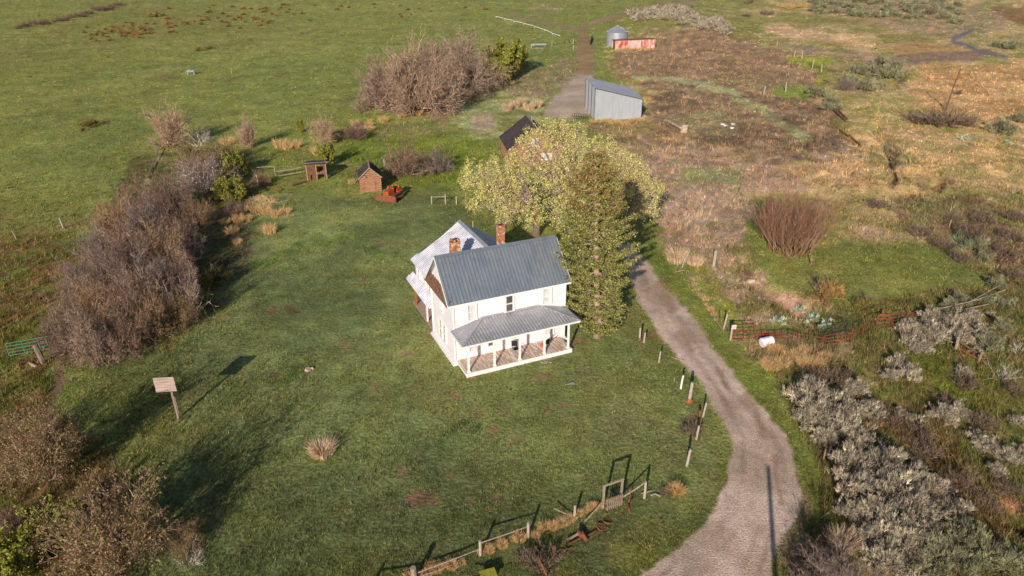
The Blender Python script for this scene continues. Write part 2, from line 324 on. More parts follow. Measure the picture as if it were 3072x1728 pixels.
zone([(2330, 180), (2620, 165), (2620, 330), (2430, 330), (2340, 300), (2290, 240)], (186, 150, 109), (166, 130, 91), 18, .95, 6, .3)
zone([(2160, 260), (2300, 250), (2320, 300), (2250, 320), (2170, 300)], (174, 148, 109), (138, 132, 74), 18, .85, 4, .25)
zone([(1985, 150), (2100, 160), (2170, 185), (2190, 205), (2080, 235), (2040, 225), (2090, 195), (2000, 172)], (136, 142, 52), (124, 132, 52), 6, .95, 6, .1)
zone([(1940, 232), (2040, 222), (2050, 248), (1970, 258)], (120, 130, 60), (124, 134, 64), 6, .95, 4, .1)
zone([(2090, 175), (2180, 170), (2270, 185), (2290, 230), (2180, 245), (2080, 240)], (132, 120, 80), (146, 118, 98), 12, .8, 4, .3)
zone([(1800, 40), (1950, 60), (1900, 95), (1600, 85), (1500, 60), (1640, 30)], (119, 118, 60), (110, 112, 56), 20, .7, 8, .15)
# corral
zone([(1960, 640), (2100, 625), (2300, 610), (2400, 670), (2485, 745), (2360, 785), (2200, 795), (2090, 740), (1950, 700)], (110, 112, 58), (122, 120, 65), 16, 1, 4, .12)
zone([(1800, 560), (1900, 640), (1930, 720), (2060, 760), (2150, 790), (2100, 820), (1900, 830), (1800, 760), (1720, 640)], (158, 132, 112), (124, 114, 72), 16, .95, 1.8, .4)
strip([(1738, 640), (1800, 740), (1840, 800)], 34, (128, 132, 46), (128, 116, 74), 12, .85, 2, .25)
strip([(1880, 690), (1920, 730), (1990, 760), (2020, 790)], 26, (176, 138, 118), (146, 112, 94), 12, .9, 1.5, .05)
zone([(2100, 790), (2620, 700), (2620, 1500), (1940, 1500), (2030, 1350), (2040, 1200), (1960, 980), (1900, 880), (1960, 830)], (94, 94, 50), (112, 98, 62), 22, 1, 1.6, .3)
zone([(1850, 850), (2130, 850), (2140, 930), (1950, 960), (1880, 900)], (144, 120, 91), (116, 106, 64), 18, .9, 1.6, .4)
zone([(2250, 880), (2560, 950), (2620, 1060), (2400, 1060), (2220, 960)], (99, 104, 36), (104, 100, 52), 22, .75, 1.6, .2)
zone([(2200, 1000), (2330, 1040), (2480, 1250), (2576, 1350), (2500, 1400), (2300, 1200), (2150, 1060)], (118, 98, 60), (104, 84, 54), 22, .85, 1.4, .35)
strip([(2030, 250), (2070, 290), (2110, 325), (2150, 360), (2190, 372), (2235, 385)], 13, (96, 78, 62), (112, 94, 66), 10, .8, 2, .6)
strip([(2225, 330), (2245, 360), (2262, 400), (2262, 440), (2290, 470), (2350, 480), (2400, 470)], 12, (104, 86, 66), (124, 104, 74), 10, .8, 2, .5)
strip([(1880, 500), (1960, 498), (2100, 500), (2250, 498), (2370, 480)], 9, (118, 88, 62), (134, 104, 74), 8, .7, 2, .3)
strip([(1960, 112), (2060, 140), (2180, 168), (2270, 180)], 8, (154, 124, 114), (132, 110, 90), 6, .8, 4, .05)
strip([(2000, 150), (2050, 175), (2120, 195), (2090, 215), (2040, 240)], 7, (88, 72, 58), (104, 86, 66), 7, .7, 3, .5)
strip([(2360, 300), (2330, 330), (2300, 310)], 10, (120, 130, 62), (132, 134, 70), 10, .6, 3, .2)
strip([(2490, 1240), (2560, 1290), (2640, 1340)], 30, (194, 138, 112), (164, 118, 94), 14, .9, 1.5, .05)
# verge of the drive
zone([(1600, 620), (1680, 650), (1760, 760), (1850, 880), (1940, 990), (2010, 1110), (2060, 1200), (2050, 1320), (2000, 1260), (1960, 1120), (1860, 970), (1740, 800), (1600, 660)], (110, 114, 56), (99, 104, 52), 12, 1, 3, .1)
zone([(1560, 700), (1600, 780), (1700, 900), (1770, 1020), (1830, 1160), (1820, 1260), (1760, 1330), (1700, 1300), (1790, 1180), (1700, 1000), (1560, 830)], (101, 104, 54), (104, 100, 62), 16, .6, 3, .1)
zone([(1300, 1380), (1500, 1320), (1720, 1360), (1640, 1440), (1400, 1460)], (97, 94, 44), (78, 78, 46), 40, .8, 2, .12)
strip([(1845, 1120), (1846, 1210), (1812, 1290), (1740, 1372), (1660, 1432)], 16, (118, 90, 68), (96, 86, 56), 8, .85, 2, .02)
zone([(2000, 1190), (2040, 1300), (2030, 1380), (1960, 1449), (1950, 1300)], (132, 106, 84), (112, 96, 70), 14, .8, 1.5, .05)
for (x, y, rx, ry) in [(1057, 1256, 34, 22), (1000, 1189, 20, 7), (1232, 1244, 14, 8), (1128, 1200, 8, 6), (1050, 1240, 18, 16), (1240, 1080, 12, 8), (1268, 1034, 14, 6), (1385, 1030, 18, 6), (1418, 1022, 18, 7),
                       (985, 1262, 10, 6), (1170, 1255, 12, 6), (1290, 1105, 16, 7), (1140, 990, 9, 12), (680, 780, 30, 9), (740, 768, 22, 8), (645, 765, 16, 6), (770, 920, 22, 12), (690, 930, 24, 8), (1000, 610, 18, 8), (965, 605, 16, 6),
                       (1022, 888, 14, 6), (870, 860, 10, 6), (1010, 780, 8, 4), (915, 700, 9, 5), (1045, 705, 10, 5), (1100, 840, 30, 8), (1460, 862, 22, 9), (1330, 905, 60, 5), (1180, 916, 18, 6), (1740, 1065, 34, 16), (940, 965, 8, 5), (1360, 950, 16, 6),
                       (1190, 1045, 22, 6), (770, 1100, 16, 6), (1700, 860, 40, 12), (1640, 850, 16, 12), (420, 183, 40, 5), (240, 290, 34, 5)]:
    zone([(x + rx * math.cos(a), y + ry * math.sin(a)) for a in np.linspace(0, 6.28, 9)[:-1]], (116, 82, 64), (104, 78, 56), 9, .62, .5, .02)
strip([(1095, 1110), (1108, 1080), (1140, 1064), (1195, 1068)], 16, (72, 82, 46), (66, 76, 42), 14, .7, 2, .2)
strip([(970, 1215), (985, 1250), (975, 1290), (1010, 1300)], 14, (72, 82, 48), (64, 74, 44), 14, .6, 2, .2)
strip([(640, 660), (700, 645), (760, 610), (880, 590), (960, 640)], 14, (92, 108, 42), (70, 86, 40), 16, .7, 1.2, .22)
strip([(640, 770), (700, 740), (780, 760), (700, 800)], 10, (74, 84, 48), (86, 84, 52), 12, .6, 1.5, .15)
strip([(780, 905), (740, 925), (700, 950)], 18, (88, 106, 40), (72, 88, 40), 16, .6, 1.2, .2)
FLOOR = len(Z)
strip([(1105, 850), (1130, 895), (1160, 925), (1190, 945)], 10, (154, 106, 94), (120, 92, 66), 6, .9, .6, .02)
ROAD = [(1872, 799), (1896, 858), (1932, 930), (1980, 1014), (2027, 1073), (2075, 1133), (2127, 1212), (2171, 1311), (2183, 1367), (2179, 1446), (2147, 1534), (2096, 1601), (2048, 1645), (1944, 1728), (1860, 1800), (1800, 1900),
        (2290, 1900), (2306, 1728), (2345, 1640), (2380, 1560), (2390, 1470), (2378, 1398), (2358, 1343), (2326, 1283), (2271, 1223), (2219, 1152), (2160, 1075), (2099, 990), (2027, 906), (1956, 823), (1920, 775), (1895, 740), (1850, 735)]
PAD = [(1729, 227), (1789, 227), (1790, 300), (1786, 345), (1700, 365), (1635, 345), (1668, 298), (1705, 256)]
TRACK = [(1752, 92), (1765, 150), (1763, 228)]
FORK1 = [(1752, 92), (1700, 82), (1640, 68), (1540, 40)]; FORK2 = [(1752, 92), (1800, 70), (1880, 48), (1990, 26), (2100, 18)]
CREEK = [[(2700, 215), (2715, 230), (2712, 250), (2700, 262)], [(2635, 400), (2645, 425), (2662, 450), (2672, 470)], [(2680, 560), (2672, 520), (2684, 490), (2672, 470)]]
WASH = [(2925, 112), (2905, 124), (2870, 132), (2862, 142), (2890, 150), (2930, 162), (2960, 178), (3000, 188), (3030, 192)]
GULLY = [(2235, 800), (2262, 850), (2330, 905), (2400, 940), (2460, 985), (2500, 1060), (2560, 1140), (2700, 1240), (2830, 1400), (3072, 1620)]

def cover(x, y):
    """zone colour, brush height and which sheet (0 meadow, 1 gravel drive, 2 dirt track, 3 water) at points of the ground"""
    dist = np.maximum(y, 15.0)
    w1 = fbm(x, y, 3.0, 4); w2 = fbm(x + 50, y + 90, 3.0, 4)
    px, py = proj(x + w1 * 0.5 * np.sqrt(dist / 50), y + w2 * 0.9 * np.sqrt(dist / 50), 0.0)
    A = s2l((122, 124, 66)); B = s2l((110, 114, 62)); p = sst(-.35, .35, fbm(x, y, 14.0, 5))[:, None]
    C = A * (1 - p) + B * p; hb = np.full(x.shape, .14)
    for z in Z:
        P = np.array(z[1]); soft = z[4]; wd_ = z[8] if z[0] == 'l' else 0
        pad = soft * 1.5 + wd_; x0, y0 = P.min(0) - pad; x1, y1 = P.max(0) + pad
        m = np.nonzero((px > x0) & (px < x1) & (py > y0) & (py < y1))[0]
        if len(m) == 0: continue
        qx, qy = px[m], py[m]
        d = pdist(qx, qy, P) if z[0] == 'p' else ldist(qx, qy, P) - wd_ / 2
        n = fbm(x[m] + 11 * wd_, y[m] + 5, z[6] * 1.3, 4)
        a = sst(soft * .6, -soft * .6, d + n * soft * 2.0) * z[5]; a = a * (1 - .45 * sst(.1, .6, fbm(x[m] - 7 * soft, y[m] + 13, z[6] * .8, 3)))
        q = sst(-.3, .3, fbm(x[m] - 31, y[m] + 77, z[6], 5))[:, None]
        c = s2l(z[2]) * (1 - q) + s2l(z[3]) * q
        C[m] = C[m] * (1 - a[:, None]) + c * a[:, None]
        if z[7] is not None: hb[m] = hb[m] * (1 - a) + z[7] * a * (1 + .8 * n)
    # fine mottling that belongs to the plants: yellower, browner and greyer tufts
    g = fbm(x + 5, y - 8, 1.1, 4); g2 = fbm(x - 60, y + 8, 5.0, 4)
    yard = sst(30, -60, pdist(px, py, [(760, 560), (1300, 580), (1560, 760), (1900, 1000), (2150, 1300), (2170, 1480), (1900, 1728), (350, 1728), (520, 1250), (560, 1000), (700, 760)]))[:, None]
    C = C * (1 - yard) + C * np.array([1.22, 1.23, 1.43]) * yard
    C = C * (1 + .24 * g + .18 * g2)[:, None]; C[:] = C * np.array([1.07, 1.07, 1.02]); C[:, 0] *= 1.03 + .09 * fbm(x, y, 2.3, 3); C[:, 2] *= .95 - .12 * fbm(x + 9, y, 3.1, 3)
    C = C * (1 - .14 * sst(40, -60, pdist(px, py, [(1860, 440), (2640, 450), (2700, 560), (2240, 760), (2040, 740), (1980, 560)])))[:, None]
    sheet = np.zeros(x.shape, int)
    wx = fbm(x, y, .6, 3)
    def put(d, soft, a_, b_, k, s_, ps=1.2):
        a = sst(soft, -soft, d + wx * soft * 1.1); q = sst(-.4, .4, fbm(x + 3, y, ps, 4))[:, None]
        c = s2l(a_) * (1 - q) + s2l(b_) * q
        C[:] = C * (1 - a[:, None]) + c * a[:, None]; hb[:] = hb * (1 - a * .97)
        sheet[(a > .5)] = s_
    put(ldist(px, py, FORK1) - 6, 4, (146, 122, 88), (130, 114, 76), 1, 2, 6); put(ldist(px, py, FORK2) - 8, 5, (148, 124, 90), (132, 114, 78), 1, 2, 6)
    put(pdist(px, py, [(1738, 90), (1766, 90), (1784, 115), (1790, 150), (1791, 236), (1738, 236), (1744, 150), (1748, 115)]), 7, (150, 120, 86), (134, 106, 74), 1, 2, 6)
    put(pdist(px, py, PAD), 7, (176, 154, 134), (160, 138, 116), 1, 2, 3)
    d = pdist(px, py, ROAD)
    put(d, 7, (190, 163, 143), (168, 142, 121), 1, 1, 2.5)
    for (P, w) in (([(2235, 1190), (2260, 1240), (2275, 1310)], 24), ([(2318, 1375), (2325, 1440), (2330, 1520)], 12), ([(1980, 860), (2000, 900), (2010, 930)], 30), ([(2150, 1120), (2190, 1180)], 16), ([(2040, 1000), (2080, 1060)], 14)):
        a = sst(w, 0, ldist(px, py, P) + wx * 8) * .75; C[:] = C * (1 - a[:, None]) + s2l((144, 114, 88)) * a[:, None]
    # wheel lines along the drive
    a = (sst(16, 2, np.abs(d + 36)) * .26 + sst(14, 2, np.abs(d + 84)) * .20) * sst(-.5, .4, fbm(x, y, 4.0, 3)); a = a + .16 * sst(.1, .5, fbm(x - 4, y + 3, 1.6, 4)) * (d < -8); C[:] = C * (1 - a[:, None])
    for P in CREEK: put(ldist(px, py, P) - 2.2, 3, (92, 84, 76), (84, 78, 68), 1, 3)
    put(ldist(px, py, WASH) - 5, 3, (118, 106, 106), (106, 98, 98), 1, 3)
    return C * KA, hb, sheet, px, py
def relief(x, y):
    px, py = proj(x, y, 0.0)
    h = .10 * fbm(x, y, 7.0, 3) + .04 * fbm(x, y, 1.6, 3)
    far = sst(120, 260, y); h = h * (1 + 1.5 * far)
    off = np.minimum(pdist(px, py, ROAD), pdist(px, py, PAD)); h = h * (.15 + .85 * sst(-5, 30, off))
    h = h * sst(0, 6, np.hypot(x + 1, (y - 53) * 1.0) - 9)                 # level round the house
    h -= .9 * sst(36, 4, ldist(px, py, GULLY)) * sst(0, 25, off)
    for P in ([(2420, 298), (2516, 387), (2563, 429), (2665, 459)], [(2242, 596), (2337, 593), (2504, 596), (2683, 593), (2820, 575)]): h -= .9 * sst(26, 2, ldist(px, py, P))
    for P in CREEK: h -= .7 * sst(22, 3, ldist(px, py, P))
    br_ = sst(20, -30, pdist(px, py, [(1850, 130), (2300, 110), (3100, 180), (3100, 740), (2400, 600), (2250, 560), (2050, 480), (1960, 370)])); h += br_ * (.45 * fbm(x + 40, y, 6.0, 4))
    h += 2.2 * sst(90, 0, ldist(px, py, [(2000, 70), (2110, 75), (2150, 95)])) + 1.6 * sst(70, 0, ldist(px, py, [(2480, 90), (2700, 70), (2850, 60)]))
    return h
def hz(x, y): return float(relief(np.array([float(x)]), np.array([float(y)]))[0])
def G(px, py, dz=0.0):
    g = G0(px, py); z = hz(g[0], g[1]); return Vector((g[0], g[1], z + dz))

# one sheet of ground, finer near the viewer, cut along the edges of drive, track and water
ny, nx = 640, 900
ys = []; yy = 16.0
while yy < 560: ys.append(yy); yy += max(.075, .0021 * yy * yy / 30 * .9 + yy * .0006)
while yy < 6000: ys.append(yy); yy *= 1.12
ys = np.array(ys); ys = np.concatenate([[-60, 0, 8], ys]); ny = len(ys)
tt = np.linspace(-1, 1, nx); tt = np.sign(tt) * (np.abs(tt) * .82 + .9 * np.maximum(np.abs(tt) - .93, 0) * 14 * .5)
gx = tt[None, :] * (np.maximum(ys, 16)[:, None] + 14) * 1.02; gy = np.repeat(ys[:, None], nx, 1)
X = gx.ravel(); Yv = gy.ravel()
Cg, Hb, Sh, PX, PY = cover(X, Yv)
Zg = relief(X, Yv); Zg[Yv < 14] = 0
V = np.stack([X, Yv, Zg], 1)
i = np.arange((ny - 1) * (nx - 1)); r_ = i // (nx - 1); c_ = i % (nx - 1); a0 = r_ * nx + c_
Q = np.stack([a0, a0 + 1, a0 + nx + 1, a0 + nx], 1)
sf = Sh[a0]
def sheetobj(name, k, m):
    q = Q[sf == k]
    if len(q) == 0: return
    u, inv = np.unique(q.ravel(), return_inverse=True)
    me = npmesh(name, V[u], quads=inv.reshape(-1, 4), mats=[m], colors=Cg[u], smooth=True)
    tag(link(name, me), kind='structure')
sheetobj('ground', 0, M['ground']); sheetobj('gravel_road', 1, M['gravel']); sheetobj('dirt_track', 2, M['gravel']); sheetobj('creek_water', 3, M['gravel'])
print('ground verts', len(V))

# ------------------------------------------------------------------ farmhouse
def ribs(mb, pts, down, step, w, h, lift=0.0, a0=0.0):
    """raised seams running down the slope of a planar (convex) roof face"""
    P = [Vector(p) for p in pts]; n = (P[1] - P[0]).cross(P[2] - P[0]).normalized()
    if n.z < 0: n = -n
    dn = Vector(down); dn = (dn - n * dn.dot(n)).normalized(); ac = n.cross(dn).normalized()
    us = [p.dot(ac) for p in P]; u = min(us) + step * .5 + a0
    while u < max(us) - .02:
        hit = []
        for k in range(len(P)):
            a, b = P[k], P[(k + 1) % len(P)]; ua, ub = a.dot(ac), b.dot(ac)
            if (ua - u) * (ub - u) < 0: hit.append(a + (b - a) * ((u - ua) / (ub - ua)))
        if len(hit) >= 2:
            hit.sort(key=lambda p: p.dot(dn)); a, b = hit[0], hit[-1]
            if (b - a).length > .08: mb.bar(a + n * (h / 2 + lift), b + n * (h / 2 + lift), w, h, up=n)
        u += step
HX, HY, HYAW = -4.699, 49.366, R(23.772)
L_, W_, ZF, ZE, ZR = 10.0, 5.49, .375, 5.55, 8.67
house = thing('farmhouse', 'white two storey farmhouse with grey steel roof and a long front porch', 'house', (HX, HY, 0), HYAW)
def hpart(name, mb, m, parent=None): return mb.build(name, m, parent or house)
w = MB()                                                            # main block, gable walls as prisms
sl = (ZR - ZE) / (W_ / 2 + .23)
zt = ZE + .23 * sl - .02
prof = [(0, -.1), (W_, -.1), (W_, zt), (W_ / 2, ZR - .06), (0, zt)]
w.add([(0, y, z) for y, z in prof] + [(L_, y, z) for y, z in prof], [(0, 1, 2, 3, 4), (9, 8, 7, 6, 5)] + [(k, k + 5, (k + 1) % 5 + 5, (k + 1) % 5) for k in range(5)])
hpart('wall', w, M['white'])
w = MB()                                                            # rear wing: upper floor stands out over the side porch
w.add([(x, y, z) for y in (W_ + .01, 11.0) for x, z in ((.25, 3.2), (.25, 5.2), (4.7, 7.9), (10.2, 4.3), (10.2, -.1), (1.6, -.1), (1.6, 3.2))],
      [(0, 1, 2, 3, 4, 5, 6), tuple(range(13, 6, -1))] + [(k, k + 7, (k + 1) % 7 + 7, (k + 1) % 7) for k in range(7)])
wing = hpart('wing_wall', w, M['white'])
f = MB(); f.box((L_ / 2, W_ / 2, .12), (L_ + .24, W_ + .24, .42)); f.box((L_ / 2, W_ / 2, .02), (L_ + .5, W_ + .5, .3)); hpart('foundation', f, M['white'])
t = MB()                                                            # corner boards and frieze
for x, y in ((0, 0), (L_, 0), (0, W_)): t.box((x, y, (ZE + ZF) / 2), (.16, .16, ZE - ZF))
t.box((L_ / 2, -.03, ZE - .03), (L_, .05, .2)); hpart('corner_trim', t, M['trim'])
rf = MB(); OV, OE = .447, .23
fr = [(-OV, -OE, ZE), (L_ + OV, -OE, ZE), (L_ + OV, W_ / 2, ZR), (-OV, W_ / 2, ZR)]
bk = [(L_ + OV, W_ + OE, ZE), (-OV, W_ + OE, ZE), (-OV, W_ / 2 + .001, ZR), (L_ + OV, W_ / 2 + .001, ZR)]
rf.poly(fr, .06); rf.poly(bk, .06); ribs(rf, fr, (0, -1, -1), .30, .045, .055); ribs(rf, fr, (0, -1, -1), .30, .02, .015, a0=.10)
ribs(rf, bk, (0, 1, -1), .30, .035, .035)
roof = hpart('roof', rf, M['roof_steel'])
rc = MB(); rc.bar((-OV, W_ / 2 - .12, ZR - .06), (L_ + OV, W_ / 2 - .12, ZR - .06), .28, .05, up=(0, -.7, 1)); rc.bar((-OV, W_ / 2 + .12, ZR - .07), (L_ + OV, W_ / 2 + .12, ZR - .07), .28, .05, up=(0, .7, 1)); hpart('ridge_cap', rc, M['roof_steel'], roof)
fa = MB(); fa.bar((-OV - .01, -OE - .025, ZE - .09), (L_ + OV + .01, -OE - .025, ZE - .09), .04, .15)
for x in (-OV - .02, L_ + OV + .02):
    for y0, y1 in ((-OE, W_ / 2), (W_ + OE, W_ / 2)): fa.bar((x, y0, ZE - .10), (x, y1, ZR - .10), .035, .14)
hpart('fascia', fa, M['trim'], roof)
# wing roof with a peaked rear end
EZ, RZ, UE, UR = 5.0, 8.05, -.15, 4.75
lp = [(UE, 11.2, EZ), (UE, 5.2, EZ), (UR, 2.9, RZ), (UR, 10.2, RZ)]
rw = MB(); lq = [(UE, 11.2, EZ), (UE, 5.2, EZ), (1.2, 3.2, EZ + (1.2 - UE) * (RZ - EZ) / (UR - UE)), (UR, 2.9, RZ), (UR, 10.2, RZ)]
rw.poly(lp, .05); ribs(rw, lp, (-1, 0, -.7), .30, .13, .06)
kx = UE + .45 * (UR - UE); kz = EZ + .45 * (RZ - EZ); ky = 11.2 - .45
rp = [(UR, 2.9, RZ), (10.6, 5.2, 4.2), (10.6, 11.4, 4.2), (UR, 11.1, RZ)]
rw.poly(rp, .05); ribs(rw, rp, (1, 0, -.7), .30, .08, .04)
rwo = hpart('wing_roof', rw, M['roof_pale'])
pr = MB(); pr.poly([(kx, ky, kz + .0), (UR, 10.2, RZ), (UR, 11.15, RZ)], .05); hpart('prow_flashing', pr, M['trim'], rwo)
vc = MB(); vc.bar((UR - .1, 2.9, RZ + .0), (UR - .1, 11.1, RZ + .0), .3, .04, up=(-.5, 0, 1)); vc.bar((UR + .12, 2.9, RZ - .02), (UR + .12, 11.1, RZ - .02), .22, .04, up=(.5, 0, 1)); hpart('wing_ridge_cap', vc, M['roof_galv'], rwo)
# shingled pent roof across the gable end
sk = MB(); sk.poly([(-.55, 5.75, 5.42), (-.55, -.2, 5.42), (-.0, .32, 6.1), (-.0, 5.1, 6.1)], .07)
random.seed(5)
for k in range(60):
    y = random.uniform(-.1, 5.4); u = random.random() * .85
    if u > .5 and (y < .3 or y > 5.0): continue
    p = Vector((-.55 + .55 * u, y, 5.42 + .68 * u)); sk.bar(p + Vector((0, 0, .03)), p + Vector((.13, random.uniform(-.05, .05), .21 + random.uniform(0, .06))), random.uniform(.1, .2), .03, up=(-.8, 0, .6))
hpart('pent_roof', sk, M['shingle'])
# chimneys
def chimney(u, v, z0, z1, sx, sy, rough_top):
    c = MB(); n = int((z1 - z0) / .15); random.seed(int(u * 10))
    for k in range(n):
        e = .015 * (k % 2) + (.03 if k > n - 4 and k % 3 == 0 else 0); c.box((u + random.uniform(-.01, .01), v, z0 + .15 * (k + .5)), (sx - e, sy - e, .152 - (.002 if k % 2 else 0)))
    if rough_top:
        for k in range(9): c.box((u + random.uniform(-.4, .4) * sx, v + random.uniform(-.4, .4) * sy, z1 + .04), (.2, .1, .12), rz=random.random() * 3)
    else: c.box((u, v, z1 + .03), (sx + .1, sy + .1, .08))
    hpart('chimney', c, M['brick'])
    k = MB(); k.box((u, v, z1 + .11), (sx * .5, sy * .45, .02)); hpart('flue', k, M['black'], house.children[-1])
chimney(1.75, 3.9, 6.9, 9.25, .8, .6, True); chimney(5.75, 3.7, 7.2, 9.95, .56, .5, False)
# windows
def window(p, ax, wdt, hgt, nrm, kind, parent, bars=True):
    """p: lower corner, ax: unit vector along the wall, nrm: outward"""
    p = Vector(p); ax = Vector(ax); nrm = Vector(nrm); up = Vector((0, 0, 1)); c = .075
    f = MB(); o = nrm * .03
    for a, b in ((p - ax * c, p + up * hgt - ax * c), (p + ax * (wdt + c), p + up * hgt + ax * (wdt + c))): f.bar(a + nrm * .06, b + nrm * .06, .14, .13, up=nrm)
    f.bar(p - ax * .16 + up * (hgt + c) + o * 1.2, p + ax * (wdt + .16) + up * (hgt + c) + o * 1.2, .15, .08, up=nrm)
    if bars: f.bar(p + up * hgt * .5 + nrm * .05, p + ax * wdt + up * hgt * .5 + nrm * .05, .07, .11, up=nrm)
    fo = f.build('window', M['trim'], parent)
    s = MB(); s.bar(p - ax * .2 - up * .06 + nrm * .06, p + ax * (wdt + .2) - up * .06 + nrm * .06, .1, .14, up=nrm); s.build('sill', M['trim'], fo)
    g = MB(); q = p + nrm * .012
    g.add([q, q + ax * wdt, q + ax * wdt + up * hgt, q + up * hgt], [(0, 1, 2, 3)]); g.build('pane', M['blind'] if kind == 'blind' else M['glass'], fo)
    return fo
X1 = (1, 0, 0); FN = (0, -1, 0)
window((1.28, 0, 3.9), X1, .6, 1.3, FN, 'blind', house); window((4.58, 0, 3.92), X1, .58, 1.36, FN, 'glass', house); window((7.95, 0, 3.9), X1, .66, 1.38, FN, 'blind', house)
window((1.28, 0, 1.0), X1, .7, 1.5, FN, 'blind', house); window((8.2, 0, .98), X1, .66, 1.5, FN, 'blind', house); window((2.92, 0, 1.05), X1, .42, 1.4, FN, 'glass', house, False)
LY = (0, -1, 0); LN = (-1, 0, 0)
window((0, 3.62, 1.0), LY, .62, 1.5, LN, 'glass', house); window((0, 2.6, 1.0), LY, .62, 1.5, LN, 'glass', house); window((0, 2.95, 3.75), LY, .42, .7, LN, 'blind', house)
for v in (6.9, 8.5, 10.1): window((.25, v, 3.75), LY, .55, 1.0, LN, 'glass', wing)
d = MB(); d.box((4.95, -.04, ZF + 1.02), (.9, .06, 2.04)); do = hpart('door', d, M['trim']); k = MB(); k.box((4.95, -.08, ZF + 1.5), (.55, .02, .8)); k.build('pane', M['glass'], do)
k = MB(); k.box((5.3, -.10, ZF + 1.0), (.06, .06, .08)); k.build('handle', M['black'], do)
d = MB(); d.box((1.56, 8.2, 1.35), (.06, .9, 2.05)); do2 = hpart('door', d, M['pinkboard'], house)
vt = MB()
for k in range(6): vt.bar((-.03, 2.6 + .02 * k, 7.0 + k * .09), (-.03, 2.9 - .02 * k, 7.03 + k * .09), .02, .03)
hpart('gable_vent', vt, M['black'])
# front porch
PD, U0, S_, PO = 2.075, .412, 2.23, .69; UA, UB, VE, ZPE, ZPW, PI_ = U0 - PO, U0 + 4 * S_ + PO, -2.075 - .69, 3.22, 3.85, 2.5
porch = MB(); porch.box(((U0 + 4 * S_ + U0) / 2, -1.12, ZF - .06), (4 * S_ + .5, 2.24, .1)); po = hpart('porch_floor', porch, M['deck'])
k = MB(); k.box(((U0 + 4 * S_ + U0) / 2, -2.27, .2), (4 * S_ + .56, .06, .36)); k.box((U0 - .28, -1.12, .25), (.05, 2.3, .2)); k.box((U0 + 4 * S_ + .28, -1.12, .25), (.05, 2.3, .2)); k.build('skirt_board', M['trim'], po)
for i in range(5):
    u = U0 + i * S_; k = MB(); k.box((u, -PD, (ZF + 3.15) / 2), (.15, .15, 3.15 - ZF)); k.box((u, -PD, ZF + .06), (.24, .24, .12)); k.box((u, -PD, 3.04), (.22, .22, .1)); hpart('porch_post', k, M['trim'])
k = MB(); k.box(((U0 * 2 + 4 * S_) / 2, -PD, 3.14), (4 * S_ + .2, .14, .14)); hpart('porch_beam', k, M['trim'])
pf = [(UA, VE, ZPE), (UB, VE, ZPE), (L_ - PI_, -.01, ZPW), (PI_, -.01, ZPW)]
pl = [(UA, -.02, ZPE), (UA, VE, ZPE), (PI_, -.01, ZPW)]; prr = [(UB, VE, ZPE), (UB, -.02, ZPE), (L_ - PI_, -.01, ZPW)]
k = MB()
for face, dn in ((pf, (0, -1, -.3)), (pl, (-1, 0, -.3)), (prr, (1, 0, -.3))): k.poly(face, .04); ribs(k, face, dn, .27, .05, .055)
pr_ = hpart('porch_roof', k, M['roof_galv'])
k = MB(); k.bar((UA, VE, ZPE + .03), (PI_, -.01, ZPW + .04), .2, .03); k.bar((UB, VE, ZPE + .03), (L_ - PI_, -.01, ZPW + .04), .2, .03); k.build('hip_cap', M['roof_galv'], pr_)
k = MB(); k.bar((PI_ - .1, -.07, ZPW + .03), (L_ - PI_ + .1, -.07, ZPW + .03), .22, .03, up=(0, -.3, 1)); k.build('wall_flashing', M['roof_galv'], pr_)
k = MB(); k.bar((UA, VE - .02, ZPE - .1), (UB, VE - .02, ZPE - .1), .03, .13); k.bar((UA - .02, VE, ZPE - .1), (UA - .02, 0, ZPE - .1), .03, .13); k.bar((UB + .02, VE, ZPE - .1), (UB + .02, 0, ZPE - .1), .03, .13); k.build('porch_fascia', M['trim'], pr_)
# side porch along the wing
k = MB(); k.box((.8, 8.8, .2), (1.56, 6.5, .12)); hpart('side_deck', k, M['deckbare'])
sp = [(-.38, 12.3, 2.62), (-.38, 5.55, 2.62), (.24, 5.55, 3.4), (.24, 12.0, 3.4)]
k = MB(); k.poly(sp, .04); ribs(k, sp, (-1, 0, -1), .30, .13, .06); so = hpart('side_porch_roof', k, M['roof_pale'])
k = MB(); k.poly([(.24, 5.56, 3.36), (-.34, 5.56, 2.6), (1.6, 5.56, 2.6), (1.6, 5.56, 3.2)], .02); k.build('soffit', M['trim'], so)
k = MB(); k.box((.1, 11.2, 1.42), (.16, .16, 2.35)); hpart('side_post', k, M['orangewood'])
k = MB(); k.box((.1, 7.6, 1.42), (.14, .14, 2.35)); hpart('side_post', k, M['trim'])
def HW(u, v, z): c, s = math.cos(HYAW), math.sin(HYAW); return Vector((HX + u * c - v * s, HY + u * s + v * c, z))

# folding chair and a small grill on the front porch
ch = thing('folding_chair', 'black folding lawn chair with pale frame on the front porch beside the middle post', 'chair', HW(5.0, -.95, ZF), HYAW + R(-8))
k = MB(); k.box((0, 0, .42), (.5, .46, .04)); k.build('seat', M['black'], ch)
k = MB(); k.bar((0, .24, .46), (0, .36, .98), .48, .04, up=(1, 0, 0)); 
k = MB(); k.box((0, .30, .74), (.48, .04, .44), M=Matrix.Rotation(R(-12), 3, 'X')); k.build('backrest', M['black'], ch)
k = MB()
for s in (-1, 1): k.bar((s * .27, -.25, .66), (s * .27, .30, .66), .045, .03); k.bar((s * .27, -.22, .02), (s * .27, -.22, .66), .03); k.bar((s * .27, .36, .98), (s * .27, .18, .02), .03)
k.bar((-.27, .36, .98), (.27, .36, .98), .03); k.build('frame', M['sheet'], ch)
gr = thing('string_trimmer', 'black garden trimmer with an orange head lying on the right end of the front porch', 'tool', HW(8.0, -.75, ZF), HYAW)
